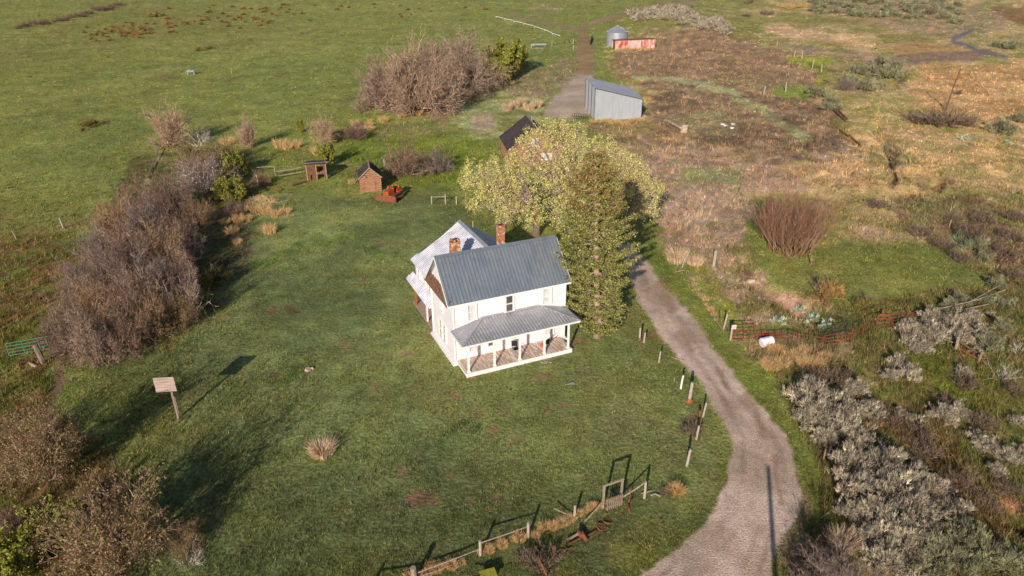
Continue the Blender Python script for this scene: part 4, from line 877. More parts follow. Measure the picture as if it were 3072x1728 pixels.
many('pinkish', [(975, 428, 88, 88)], 'round pinkish bare tree above the plank shed', None, cat='tree')
many('greenbush', [(910, 388, 26, 42)], 'tiny olive shrub left of the round pinkish tree', None)
many('greenbush', [(985, 490, 60, 80)], 'thin olive shrub just right of the plank shed', None)
many('mauve', [(1075, 410, 90, 45)], 'low dark bare shrub beyond the round pinkish tree', None)
many('mauve', [(1225, 520, 150, 115)], 'broad mauve bare shrub behind the log shed', None); many('mauve', [(1310, 515, 110, 80)], 'mauve bare shrub between the log shed and the yellow green tree', None)
many('dome', [(1175, 325, 210, 150)], 'wide mauve willow clump at the left end of the big grove', None, 'tree'); many('dome', [(1260, 340, 240, 205)], 'tallest dark mauve willow clump in the middle of the big grove', None, 'tree')
many('dome', [(1395, 270, 240, 160)], 'mauve willow clump at the top of the big grove', None, 'tree'); many('dome', [(1310, 255, 210, 130)], 'mauve willow clump behind the tallest clump of the grove', None, 'tree')
many('dome', [(1480, 215, 110, 80)], 'small mauve willow clump beside the green tree of the grove', None, 'tree'); many('dome', [(1170, 270, 130, 60)], 'low mauve willow clump at the far left of the grove', None, 'tree')
many('greenbush', [(1530, 230, 120, 110)], 'bright olive green leafy tree at the right end of the grove', None, 'tree'); many('greenbush', [(1560, 200, 80, 60)], 'small olive leafy tree at the far right of the grove', None, 'tree')
many('greenbush', [(1500, 250, 90, 70)], 'olive leafy shrub below the green tree of the grove', None); many('mauve', [(1500, 262, 70, 45)], 'low mauve shrub at the foot of the green tree', None)
many('tallbrush', [(1400, 300, 60, 40)], 'pale tan shrub in front of the grove', None)
# foreground left
many('brownie', [(125, 1420, 260, 215)], 'large orange brown budding shrub near the left edge', None); many('brownie', [(370, 1660, 380, 230)], 'large budding shrub with pale outward twigs at the bottom left', None)
many('greenbush', [(170, 1590, 150, 110)], 'green leafy shrub between the two large budding shrubs', None); many('brownie', [(550, 1640, 110, 70)], 'small reddish budding shrub right of the bottom left shrub', None)
many('greenbush', [(50, 1700, 160, 110)], 'yellow green leafy shrub in the bottom left corner', None); many('deadwood', [(250, 1600, 130, 110)], 'pale dead shrub leaning left of the bottom left shrub', None)
many('deadwood', [(560, 1680, 120, 50)], 'pale dead branches low at the right of the bottom left shrub', None)
many('mauve', [(20, 1580, 110, 70)], 'grey bare shrub below the orange brown shrub', None); many('brownie', [(30, 1370, 150, 130)], 'brown budding shrub cut by the left edge', None)
many('darkbrush', [(300, 1500, 160, 50)], 'low reddish brush in the shade between the two large shrubs', None)
# right: red willow
shrub('willow', 2372, 765, 230, 180, 'red brown fan shaped willow with dense upright stems', None, 'willow', 'tree')
many('tallbrush', [(2030, 790, 80, 95)], 'tall pale tan shrub where the drive passes behind the spruce', None); many('tallbrush', [(2085, 800, 60, 75)], 'pale tan shrub next to the leaning fence posts', None)
many('rabbit', [(2020, 1485, 70, 62)], 'golden round rabbitbrush beside the picket gate', None); many('darkbrush', [(1985, 1490, 50, 40)], 'dark brush tucked behind the golden rabbitbrush', None)
many('tallbrush', [(962, 1352, 100, 46)], 'dead pinkish brown weed clump alone on the front lawn', None)
many('darkbrush', [(2065, 1305, 90, 42)], 'dark reddish brush at the fence posts by the drive', None); many('gold', [(2470, 905, 110, 75)], 'golden brown shrub in the middle of the corral', None)
many('olive', [(2590, 940, 80, 60)], 'golden olive shrub near the corral rails', None); many('gold', [(2660, 975, 50, 36)], 'small golden shrub touching the rusty corral rails', None)
many('silver', [(2330, 980, 50, 35), (2400, 925, 40, 30), (2440, 950, 45, 40), (2480, 980, 50, 45), (2410, 965, 36, 30)], 'small silvery shrub on the gully bank', 'silvery shrubs on the gully bank')
# sagebrush by the drive
main = [(2420, 1215, 150, 85), (2490, 1235, 130, 90), (2560, 1200, 90, 60), (2440, 1285, 150, 90), (2520, 1305, 150, 85), (2590, 1260, 100, 60), (2470, 1340, 110, 60), (2560, 1345, 100, 60)]
many('sage', main, 'large sagebrush in the clump beside the drive bend', 'sagebrush clump beside the bend')
main = [(2545, 1425, 150, 90), (2640, 1420, 150, 90), (2560, 1500, 160, 90), (2650, 1500, 170, 95), (2730, 1460, 120, 80), (2780, 1500, 120, 80), (2620, 1580, 160, 90), (2720, 1570, 160, 90), (2540, 1570, 110, 70), (2700, 1650, 170, 90), (2600, 1660, 150, 80), (2640, 1720, 160, 80), (2760, 1620, 120, 70), (2850, 1560, 110, 70)]
many('sage', main, 'sagebrush in the big lower right mass', 'sagebrush mass at the lower right')
many('tallbrush', [(2510, 1655, 110, 110)], 'tall tan feathery shrub at the left front of the lower right sagebrush', None)
many('mauve', [(2430, 1728, 210, 70)], 'mauve grey bare shrub at the bottom edge right of the pole shadow', None)
many('greensage', [(2790, 1700, 140, 80), (2880, 1640, 130, 80), (2940, 1700, 130, 80), (2860, 1728, 120, 60), (3020, 1728, 120, 70), (2740, 1735, 110, 60)], 'green grey sagebrush in the bottom right corner', 'green sagebrush in the corner')
many('sage', [(2740, 1270, 90, 60), (2820, 1275, 100, 60), (2870, 1265, 80, 50), (2700, 1245, 70, 45)], 'sagebrush in the short row right of the big clump', 'short sagebrush row')
many('sage', [(2960, 1370, 90, 65), (2920, 1340, 70, 50), (3010, 1400, 90, 60), (3060, 1380, 60, 50), (2975, 1440, 70, 50)], 'sagebrush scattered by the right edge', 'sagebrush by the right edge')
up = [(2730, 1020, 90, 60), (2790, 985, 90, 60), (2850, 1010, 100, 70), (2720, 1050, 70, 45), (2800, 1040, 100, 60), (2900, 990, 90, 75), (2880, 1045, 90, 60), (2940, 1030, 80, 55), (2760, 1070, 80, 40)]
many('sage', up, 'sagebrush in the patch above the old wood rail', 'sagebrush above the wood rail')
many('greensage', [(2960, 1065, 90, 60)], 'feathery green grey shrub at the right end of the upper sagebrush patch', None)
many('sage', [(2690, 1120, 80, 70), (2720, 1150, 90, 60), (2660, 1150, 60, 50)], 'sagebrush below the old wood rail', 'sagebrush below the wood rail')
many('sage', [(2885, 1140, 60, 42)], 'small round sagebrush under the end of the wood rail', None); many('sage', [(2920, 1085, 50, 36)], 'small sagebrush tucked behind the forked rail post', None)
many('sage', [(2740, 1070, 45, 30), (2970, 965, 30, 20), (3040, 1290, 60, 45)], 'very small sagebrush standing apart', 'small lone sagebrush')
many('deadwood', [(3000, 1160, 110, 60)], 'pale dead shrub at the end of the wood rail', None); many('deadwood', [(3050, 1080, 60, 50)], 'pale dead shrub at the right edge above the rail end', None)
many('darkbrush', [(2470, 1160, 110, 60), (2540, 1165, 80, 50)], 'dark brush in the hollow above the sagebrush clump', 'dark brush in the hollow')
many('darkbrush', [(2500, 1385, 90, 50), (2600, 1455, 90, 50), (2690, 1530, 100, 50), (2590, 1620, 100, 50), (2780, 1560, 90, 50), (2480, 1255, 80, 40), (2690, 1610, 90, 45)], 'reddish brown twiggy brush between the sagebrush of the lower right', 'twiggy brush between the sagebrush')  # brush added to make the gaps between the sagebrush read dark
many('darkbrush', [(2660, 1290, 90, 50), (2770, 1380, 110, 60), (2740, 1330, 100, 55), (2870, 1480, 110, 60), (2950, 1540, 110, 60), (3010, 1500, 90, 60), (2560, 1260, 60, 40), (2890, 1180, 90, 50), (2930, 1290, 100, 50), (2840, 1230, 80, 40), (3040, 1200, 70, 45)], 'brown brush among the lower right sagebrush', 'brown brush among the sagebrush')
many('greensage', [(2880, 930, 60, 45), (2985, 880, 60, 50), (2955, 930, 50, 50), (2840, 950, 60, 40), (3010, 940, 60, 50), (3000, 1010, 60, 45)], 'greyish shrub along the right side of the corral', 'shrubs at the right side of the corral')
many('darkbrush', [(2830, 760, 90, 45), (2900, 720, 100, 45), (2960, 760, 110, 50), (3030, 740, 90, 50), (2880, 800, 80, 50), (3010, 800, 110, 50), (2950, 690, 90, 45), (2760, 720, 90, 35), (3050, 680, 70, 40), (2860, 680, 70, 35), (3030, 850, 80, 40)], 'dark brush in the patch beyond the corral', 'dark brush beyond the corral')
many('darkbrush', [(2640, 640, 90, 34)], 'dark round brush on the meadow above the corral', None)
many('greensage', [(2925, 770, 70, 70), (2955, 800, 50, 60)], 'grey green shrub beside the green gate panels', 'shrubs by the green panels')
# far shrubs on the right
many('greensage', [(2650, 215, 60, 40), (2690, 225, 60, 38), (2670, 250, 70, 40), (2610, 285, 60, 38), (2560, 265, 60, 36), (2640, 280, 60, 30), (2700, 245, 40, 30), (2580, 235, 50, 30), (2475, 305, 50, 34), (2500, 325, 46, 30), (2620, 240, 60, 36)], 'green grey shrub in the cluster above the tan meadow', 'shrub cluster above the tan meadow')
many('mauve', [(2545, 285, 60, 46)], 'mauve bare shrub inside the green grey shrub cluster', None)
many('darkbrush', [(2830, 395, 150, 60)], 'wide mauve bare shrub at the foot of the far pole', None); many('darkbrush', [(2760, 385, 90, 40)], 'mauve bare shrub left of the far pole', None); many('darkbrush', [(2900, 400, 80, 45)], 'mauve bare shrub right of the far pole', None)
many('greensage', [(3010, 420, 80, 50)], 'round green grey shrub near the right edge below the tan meadow', None); many('greensage', [(3060, 385, 50, 30)], 'dark shrub at the right edge below the tan meadow', None)
many('darkbrush', [(2880, 300, 34, 22)], 'small dark shrub beside the far pole', None); many('greensage', [(3040, 168, 60, 26), (3000, 162, 40, 20)], 'dark shrub beside the far creek', 'shrubs by the far creek')
many('greensage', [(2470, 300, 40, 25), (2440, 290, 40, 22), (2515, 345, 40, 20), (2490, 340, 40, 22)], 'shrub on the bank below the lime green grass', 'bank shrubs')
many('silver', [(2880, 440, 24, 14), (2905, 440, 30, 14), (3035, 450, 24, 14)], 'tiny pale shrub on the far right meadow', 'tiny pale shrubs')
mound = [(1950 + rng.uniform(0, 220), 0, 0, 0) for _ in range(46)]
pts = []
for k in range(64):
    t = rng.uniform(0, 1); x = 1900 + 300 * t; yb = 66 + 58 * t ** 1.4; pts.append((x, yb - rng.uniform(-8, 34) * (1 - abs(t - .5)), rng.uniform(30, 50), rng.uniform(17, 27)))
many('sage', pts, 'pale sagebrush on the low mound behind the brown slope', 'sagebrush on the mound')
pts = [(rng.uniform(2450, 2900), 0, 0, 0) for _ in range(80)]; pts = [(p[0], 24 + (p[0] - 2450) * .07 + rng.uniform(-20, 44), rng.uniform(24, 46), rng.uniform(13, 22)) for p in pts]
many('greensage', pts, 'grey green sagebrush on the far upper right flat', 'sagebrush on the far flat')
many('darkbrush', [(2790, 72, 50, 26)], 'reddish bare shrub among the far upper right sagebrush', None)
many('darkbrush', [(2030 + i * 26, 40 + (i * 37) % 9, 26, 10) for i in range(3)] + [(2250, 60, 40, 14), (2310, 55, 50, 16), (2260, 20, 40, 16)], 'dark shrub on the far green field', 'dark shrubs on the far field')
many('rabbit', [(2350, 34, 24, 16), (2380, 38, 40, 18), (2420, 36, 40, 18)], 'orange dry reed clump on the far green field', 'orange reed clumps')
pts = []
for k in range(110):
    t = rng.uniform(0, 1); x = 240 + 650 * t; y = 75 - 66 * t + rng.normal() * 20 + 12; 
    if 4 < y < 120 and not (x < 380 and y < 60): pts.append((x, y, rng.uniform(12, 24), rng.uniform(6, 10)))
many('gold', pts[:40], 'golden shrub scattered on the far upper left meadow', 'golden shrubs of the far meadow'); many('olive', pts[40:], 'olive shrub scattered on the far upper left meadow', 'olive shrubs of the far meadow')
many('gold', [(378, 84, 30, 14), (402, 86, 30, 13), (435, 74, 34, 15), (420, 88, 26, 10), (515, 60, 30, 13), (530, 66, 24, 10), (525, 84, 26, 11), (470, 36, 30, 13)], 'bright golden round shrub on the far left meadow', 'bright golden shrubs')
many('olive', [(605, 138, 40, 12), (640, 134, 30, 10)], 'dark olive shrub alone in the left field', 'lone olive shrubs'); many('olive', [(280, 360, 70, 20), (255, 375, 30, 10)], 'low brown olive patch shrub in the left field', 'low field shrubs')
pts = [(70 + 300 * t + rng.normal() * 5, 66 - 62 * t + rng.normal() * 3, rng.uniform(22, 40), rng.uniform(12, 17)) for t in np.linspace(0, 1, 22)]
many('darkbrush', pts, 'mauve bare shrub in the line across the far upper left field', 'mauve shrub line')
many('olive', [(rng.uniform(700, 1500), rng.uniform(8, 60), rng.uniform(12, 22), rng.uniform(5, 8)) for _ in range(22)], 'small olive shrub scattered on the top middle field', 'olive shrubs of the middle field')
# dry grass clumps
many('drygrass', [(735, 625, 46, 60), (770, 625, 50, 52), (805, 630, 46, 44), (830, 640, 44, 40), (860, 632, 40, 42), (720, 655, 50, 36), (745, 650, 40, 30), (700, 690, 50, 34), (680, 660, 40, 30), (715, 720, 36, 26)], 'golden grass clump left of the tin sheet', 'golden grass clumps by the tin sheet')
many('drygrass', [(812, 688, 56, 46)], 'round golden dry grass clump alone below the tin sheet', None)
many('drygrass', [(690, 420, 60, 26), (850, 432, 60, 30), (895, 432, 50, 24), (870, 438, 40, 20), (960, 455, 50, 30), (1060, 545, 30, 36)], 'dry grass clump among the bare trees', 'dry grass among the bare trees')
many('drygrass', [(1215 + i * 17 + rng.uniform(-12, 12), 1738 - i * 6.2 + rng.uniform(-9, 9), rng.uniform(22, 56), rng.uniform(22, 52)) for i in range(36) if i not in (10, 11, 20)], 'dry grass clump along the foot of the front rail fence', 'dry grass along the front fence')
many('drygrass', [(rng.uniform(2290, 2480), rng.uniform(1060, 1120), rng.uniform(30, 60), rng.uniform(24, 40)) for i in range(20)], 'tall dry grass clump below the rusty pipe gate', 'dry grass below the pipe gate')
many('drygrass', [(2072 + i * 10 + rng.uniform(-9, 9), 850 + i * 15, rng.uniform(16, 34), rng.uniform(14, 26)) for i in range(9)], 'dry grass clump along the sagging pole fence', 'dry grass along the pole fence')
many('drygrass', [(1790 + i * 14 + rng.uniform(-5, 5), 367 + rng.uniform(0, 12), rng.uniform(14, 34), rng.uniform(8, 18)) for i in range(11)] + [(1935, 250, 16, 24), (1950, 310, 30, 26)], 'tan weed clump at the foot of the metal shed', 'dry weeds by the metal shed')
many('drygrass', [(1826 + i * 11 + rng.uniform(-4, 4), 160 - i * .8 + rng.uniform(-2, 4), rng.uniform(10, 24), rng.uniform(6, 12)) for i in range(14)], 'tan weed clump before the red box body', 'dry weeds by the red box')
many('drygrass', [(1010 + rng.uniform(0, 540), 0, 0, 0) for i in range(1)] and [(x_, 400 - (x_ - 1010) * .30 + rng.uniform(-14, 18), rng.uniform(18, 50), rng.uniform(12, 32)) for x_ in rng.uniform(1010, 1560, 34)], 'tan dry weed clump along the bank below the grove', 'dry weeds below the grove')
many('darkbrush', [(1000 + 30 * i, 400 - i * 8, 40, 18) for i in range(4)], 'low dark brush by the bank left of the grove', 'dark brush by the bank')
many('tallbrush', [(1530 + i * 22, 330 - (i % 3) * 8, 40, 26) for i in range(5)], 'mauve tan weed clump behind the log cabin', 'weeds behind the log cabin')
many('darkbrush', [(1620, 1700, 130, 62), (1570, 1690, 90, 50)], 'tangled dark brush among the old farm tools', 'tangled brush by the tools')

# ------------------------------------------------------------------ cottonwoods and spruce
LEAFC = [(195, 186, 111), (180, 170, 100), (160, 150, 90), (212, 203, 134), (141, 133, 82), (169, 152, 109)]
def cottonwood(base, lobes, depth0, label, seed):
    b = G(*base); t = thing('cottonwood', label, 'tree', b, 0, None); rs = np.random.RandomState(seed)
    tr_ = MB(); top = Vector((rs.normal() * .2, rs.normal() * .2, 3.0)); tr_.tube([(0, 0, -.2), (.05, 0, 1.2), top * .7, top], [.62, .48, .42, .4], 10); to = tr_.build('trunk', M['bark'], t, True)
    lv = Veg(seed + 1); br = MB(); tw = Veg(seed + 2)
    for (px, py, rp, dd) in lobes:
        d = ray(px, py); tt_ = (b.y + dd) / d[1]; c = Vector((d[0] * tt_, d[1] * tt_, CH + d[2] * tt_)) - b; r = rp * (tt_) / F
        c.z = max(c.z, r * .5)
        m1 = top + (c - top) * .35 + Vector((0, 0, .9)); m2 = top + (c - top) * .7 + Vector((rs.normal() * .3, rs.normal() * .3, .5))
        br.tube([top * .95, m1, m2, c], [.24, .17, .11, .05], 6)
        n = 26; u = rs.normal(size=(n, 3)); u /= np.linalg.norm(u, axis=1, keepdims=True); e = []
        P0 = np.array(m2)[None] + (np.array(c) - np.array(m2))[None] * rs.uniform(0, 1, (n, 1))
        tw.grow(P0, u, r * .75, .06, 3, 3, .6, [(176, 156, 138), (150, 130, 114)], droop=.06, ends=e)
        E_ = np.concatenate(e); k = int(2300 * (r / 1.8) ** 2)
        cl = 34; uu = rs.normal(size=(cl, 3)); uu /= np.linalg.norm(uu, axis=1, keepdims=True); cc = np.array(c) + uu * r * rs.uniform(.55, 1.05, (cl, 1)) * np.array([1, 1, .85])
        i = rs.randint(0, cl, k); P = cc[i] + rs.normal(size=(k, 3)) * (r * rs.uniform(.06, .15, cl))[i][:, None]
        P2 = E_[rs.randint(0, len(E_), k // 3)] + rs.normal(size=(k // 3, 3)) * .12
        P = np.concatenate([P, P2]); P[:, 2] = np.maximum(P[:, 2], .4); N = P - np.array(c); N /= np.linalg.norm(N, axis=1, keepdims=True) + 1e-6
        lv.leaves(P, .125, LEAFC, var=.2, aspect=.7, up=.3, N=N * .6)
    br.build('limb', M['bark'], t, True); link('twigs', tw.mesh('twigs', M['twig']), t); link('crown', lv.mesh('crown', M['foliage']), t)
    return t
cottonwood((1610, 705), [(1425, 505, 38, 2), (1440, 560, 48, 1), (1425, 615, 26, 0), (1500, 500, 46, 3), (1495, 560, 55, 1), (1515, 625, 40, -1), (1512, 668, 24, -2), (1565, 520, 44, 2), (1580, 585, 52, 0), (1600, 645, 46, -1), (1540, 470, 22, 4), (1400, 540, 24, 2)],
           0, 'left part of the broad yellow green cottonwood group with low hanging boughs', 50)
cottonwood((1715, 700), [(1600, 405, 30, 5), (1572, 425, 24, 5), (1548, 462, 20, 4), (1590, 470, 24, 4), (1640, 385, 34, 5), (1690, 385, 38, 5), (1735, 395, 34, 5), (1600, 440, 20, 5), (1660, 425, 34, 4), (1725, 435, 44, 4), (1780, 440, 42, 4), (1700, 500, 54, 2), (1770, 505, 54, 2), (1640, 520, 42, 2), (1670, 580, 52, 0), (1745, 590, 54, 0), (1680, 650, 40, -2), (1750, 660, 42, -2)],
           0, 'tallest middle cottonwood of the yellow green group behind the spruce', 60)
cottonwood((1885, 700), [(1830, 440, 40, 4), (1870, 475, 42, 3), (1905, 505, 40, 3), (1945, 545, 36, 2), (1960, 590, 38, 1), (1955, 635, 34, 0), (1900, 565, 50, 1), (1845, 530, 52, 2), (1920, 640, 34, -1), (1855, 610, 42, 0), (1975, 565, 24, 2), (1820, 640, 34, -1)],
           0, 'right cottonwood of the yellow green group, leaning over the drive', 70)
# spruce
sb = G(1790, 1015); H_ = 17.0; topx = G0(1790, 440, H_ + sb.z)
lean = Vector((-1.0, 0, 0)) * .95
sp_ = thing('spruce_tree', 'tall olive green spruce with a bare pale trunk line right of the farmhouse', 'tree', sb)
k = MB(); k.tube([(0, 0, -.2), (-.02, 0, 1.5)] + [(-.95 * (z / H_), 0, z) for z in (4, 8, 12, H_)], [.42, .33, .27, .21, .14, .04], 10); k.build('trunk', M['sprucebark'], sp_, True)
v = Veg(81); rs = v.rs; tw = Veg(82); z = 1.3
prof_ = [(1.0, 1.2), (2.2, 2.3), (3.5, 2.7), (5, 2.3), (7.3, 3.1), (9, 3.15), (11, 3.0), (13, 2.4), (14.8, 1.75), (16, .85), (17, .1)]
while z < 16.8:
    R_ = np.interp(z, [p[0] for p in prof_], [p[1] for p in prof_]); nb = 11 if z < 12 else (9 if z < 15 else 6)
    for j in range(nb):
        a = 6.283 * (j + rs.uniform(-.3, .3)) / nb + z * 2.1; Lb = R_ * rs.uniform(.72, 1.1); near_ = -math.sin(a)
        if near_ > .78 and z > 2.6: Lb *= rs.uniform(.15, .8) * rs.uniform(.5, 1)                 # sparse on this side, the trunk shows through
        elif near_ > .5 and z > 2.6: Lb *= rs.uniform(.45, .8)
        zz_ = z + rs.uniform(-.12, .12); o = np.array([-.95 * zz_ / H_, 0, zz_]); n = 7; t_ = np.linspace(.0, 1, n)
        rise = .30 if z > 13 else (.10 if z > 7 else -.02)
        pts = o + np.stack([np.cos(a) * Lb * t_, np.sin(a) * Lb * t_, Lb * (rise * t_ - .26 * np.sin(t_ * 2.6) + .10 * t_ ** 3)], 1)
        tw.strips(pts[:-1], pts[1:], .09 * (1 - t_[:-1] * .8), .09 * (1 - t_[1:] * .8), v.tint(n - 1, [(140, 120, 104)], .1))
        m = int(8 * Lb) + 2; s_ = rs.uniform(.30, 1.03, m); C_ = np.stack([np.interp(s_, t_, pts[:, q]) for q in range(3)], 1)
        side = np.array([-math.sin(a), math.cos(a), 0]); spread = (.42 * (1.05 - s_ * .75) * min(1, Lb / 2.0))[:, None]
        C_ = C_ + side * rs.normal(size=(m, 1)) * spread + np.array([0, 0, -.05]) * np.abs(rs.normal(size=(m, 1)))
        top_ = rs.uniform() < (z - 10.5) / 4.5; cols = [(142, 136, 76), (120, 118, 64), (156, 148, 88), (90, 92, 54)] if not top_ else [(158, 130, 78), (136, 112, 66), (130, 120, 68), (110, 102, 58)]
        dn_ = 22
        P_ = np.repeat(C_, dn_, 0) + rs.normal(size=(m * dn_, 3)) * np.array([.15, .15, .055])
        v.leaves(P_, .17, cols, var=.16, aspect=.42, up=1.1)
    z += .72 if z < 11 else .55
link('crown', v.mesh('crown', M['foliage']), sp_); link('branches', tw.mesh('branches', M['twig']), sp_)
print('crown quads', v.n // 4)


# ------------------------------------------------------------------ posts, fences, gates and yard things
def base_h(px, py, ty): return zfor(px, py, ty)
def post(px, py, h, label, m='wood', r=.065, lean=(0, 0), group=None, name='fence_post', base=None):
    g = G(px, py); t = MB(); random.seed(int(px * 7 + py)); top = (lean[0] * h, lean[1] * h, h)
    t.tube([(0, 0, -.3), (lean[0] * h * .5, lean[1] * h * .5, h * .5), top], [r * 1.1, r, r * .92], 7)
    o = t.build(name, M[m]); o.location = g; tag(o, label, 'post', group)
    if base: k = MB(); k.tube([(0, 0, -.1), (.05, 0, .12), (.02, 0, .3)], [r * 2.4, r * 2, r * 1.15], 8); k.build('post_foot', M[base], o)
    return o
def rail(p, q, za, zb, w, h, label, m='rail', name='fence_rail', cat='rail', group=None):
    a = G(*p, za); b = G(*q, zb); k = MB(); k.tube([(0, 0, 0), tuple((b - a) * .5 + Vector((0, 0, -.02))), tuple(b - a)], [w / 2, w / 2 * .95, w / 2 * .85], 6)
    o = k.build(name, M[m]); o.location = a; return tag(o, label, cat, group)

# basketball backboard
g = G(530.7, 1244); bb = thing('basketball_backboard', 'weathered pinkish plank basketball backboard on a tall wooden pole, alone on the lawn', 'backboard', g, R(6))
k = MB(); k.box((-.02, .08, 1.6), (.14, .14, 3.3)); k.box((.10, .08, 1.2), (.05, .1, 1.5)); k.build('pole', M['wood'], bb)
k = MB()
for i in range(6): k.box((-.33 + .01 * (i % 2), 0, 2.56 + i * .2), (1.42 - .015 * (i % 3), .035, .192))
for x in (-.75, .2): k.box((x, .04, 3.05), (.1, .05, 1.1))
bo = k.build('board', M['pinkboard'], bb)
k = MB(); k.tube([(-.33 + .23 * math.cos(a), -.30 + .23 * math.sin(a), 2.62) for a in np.linspace(0, 6.28, 21)], .012, 5); k.bar((-.45, -.02, 2.62), (-.20, -.02, 2.62), .02); k.build('hoop', M['rust'], bb)
# picket gate and arch
gA = G(1799, 1531); gB = G(1853, 1512); dv = gB - gA; yw = math.atan2(dv.y, dv.x); L0 = Vector((dv.x, dv.y)).length
ga_ = thing('picket_gate', 'small grey picket gate hung in a tall bare wooden frame at the front fence', 'gate', gA, yw)
for x in (0, L0):
    k = MB(); k.box((x, 0, .85), (.11, .11, 1.9)); k.build('gate_post', M['rail'], ga_)
k = MB(); k.box((L0 / 2, 0, 1.78), (L0 + .2, .1, .09)); k.build('lintel', M['rail'], ga_)
k = MB()
for i in range(8): k.box((.13 + i * (L0 - .2) / 7.4, -.28, .47 + .02 * (i % 3)), (.085, .03, .9))
k.box((L0 / 2, -.245, .22), (L0 - .06, .04, .09)); k.box((L0 / 2, -.245, .72), (L0 - .06, .04, .09)); k.bar((.1, -.24, .72), (L0 - .1, -.24, .22), .03, .09); k.build('picket_panel', M['wood'], ga_)
post(1924, 1501, 1.3, 'grey square post right of the picket gate with a slanting rail at its top', 'whitepost', .085)
rail((1855, 1512), (1921, 1500), .35, 1.2, .09, .06, 'slanting rail from the picket gate up to the grey post')
rail((1744, 1575), (1796, 1532), .2, .55, .09, .06, 'slanting rail in dry grass left of the picket gate')
rail((1915, 1490), (1945, 1481), .1, .08, .1, .05, 'short pale board on the grass behind the grey gate post', name='board', cat='board')
k = MB(); g = G(1960, 1492)
k.box((-.2, 0, .06), (.35, .08, .08), rz=.4); k.box((.1, -.1, .1), (.3, .07, .07), rz=-.6); o = k.build('broken_boards', M['whitepost']); o.location = g; tag(o, 'broken whitish boards on the grass between the gate and the golden shrub', 'boards')
post(1430, 1664, 1.1, 'pale fence post at the left end of the long front rail', 'whitepost', .085)
post(1574, 1612, 1.15, 'yellowish topped fence post at the right end of the long front rail', 'whitepost', .085)
post(1231, 1745, 1.15, 'thick weathered fence post at the bottom edge, leftmost of the front fence', 'rail', .16)
post(1714, 1556, .95, 'pale fence post deep in tall dry grass left of the picket gate', 'whitepost', .08)
rail((1432, 1664), (1572, 1612), .95, .85, .08, .05, 'long straight rail between two posts of the front fence'); rail((1240, 1738), (1430, 1664), .55, .5, .08, .05, 'long low rail at the left of the front fence')
rail((1252, 1740), (1345, 1700), .35, .2, .07, .05, 'lower rail lying at a slant under the left front rail'); rail((1651, 1545), (1702, 1556), .5, .2, .07, .05, 'short rail fallen in dry grass between two front posts')
# posts outside the picture edge whose shadows reach in
tip = G(1145, 1678); sh = Vector((math.sin(AZ), math.cos(AZ), 0)); b_ = tip - sh * (1.15 / math.tan(EL)); k = MB(); k.tube([(0, 0, -.3), (0, 0, 1.15)], .09, 7); o = k.build('fence_post', M['rail']); o.location = b_; tag(o, 'fence post just below the bottom edge of the lawn', 'post')
k = MB(); k.bar((0, 0, .9), tuple(G(1232, 1748) - b_ + Vector((0, 0, .6))), .08, .06); o = k.build('fence_rail', M['rail']); o.location = b_; tag(o, 'rail running below the bottom edge to the leftmost front post', 'rail')
tip = G(2297, 1410); HP_ = 9.0; b_ = tip - sh * (HP_ / math.tan(EL)); t = thing('utility_pole', 'tall utility pole below the picture edge casting a long shadow up the drive', 'pole', (b_.x, b_.y, 0)); k = MB(); k.tube([(0, 0, -.5), (0, 0, HP_)], [.17, .12], 10); k.build('shaft', M['pole'], t)
for px_, py_, h_, w_ in ((2455, 1580, 3.4, 3.4), (2420, 1660, 2.6, 3.0)):
    q = G(px_, py_) - sh * (h_ * .6 / math.tan(EL)); me, h0, r0 = PROT['mauve'][0]
    o = link('bare_shrub', me, loc=(q.x, q.y, 0), rz=1.0, scale=(w_ / 2 / r0, w_ / 2 / r0, h_ / h0)); tag(o, 'bare shrub just below the bottom edge shading the side of the drive, %s one' % ('taller' if h_ > 3 else 'lower'), 'shrub')
# posts beside the drive
post(1916, 1027, 1.25, 'whitish post standing in rubble, left of the close pair by the drive', 'whitepost', .09, base='rust'); post(1929, 1034, 1.0, 'shorter whitish post standing in rubble, right of the close pair by the drive', 'whitepost', .08, (.05, 0))
post(1973, 1095, 1.1, 'split white post by the drive below the close pair', 'whitepost', .07, (.06, 0)); post(2037, 1174, 1.2, 'slim clean white post by the drive left of the thick post', 'trim', .075, (.08, 0)); post(2062, 1212, 1.7, 'thickest white post by the drive with a broad rusty foot', 'whitepost', .13, (.05, 0), base='orangewood')
post(2103, 1258, 1.2, 'tall leaning grey post by the drive next to a short dark stump', 'whitepost', .07, (.12, .05)); post(2092, 1262, .7, 'short dark stump beside the tall leaning grey post', 'plank', .1)
post(2082, 1326, 1.1, 'leaning pale post at the edge of the lawn above the golden shrub', 'whitepost', .08, (.10, .1)); post(2052, 1406, 1.3, 'pale post in the lawn nearest to the golden shrub', 'whitepost', .09, (.12, .1)); post(2018, 1152, .4, 'tiny thin stake in the lawn', 'rail', .03)
rail((2010, 1080), (2050, 1090), .05, .05, .1, .05, 'old grey plank in the dirt beside the drive', name='plank', cat='board')
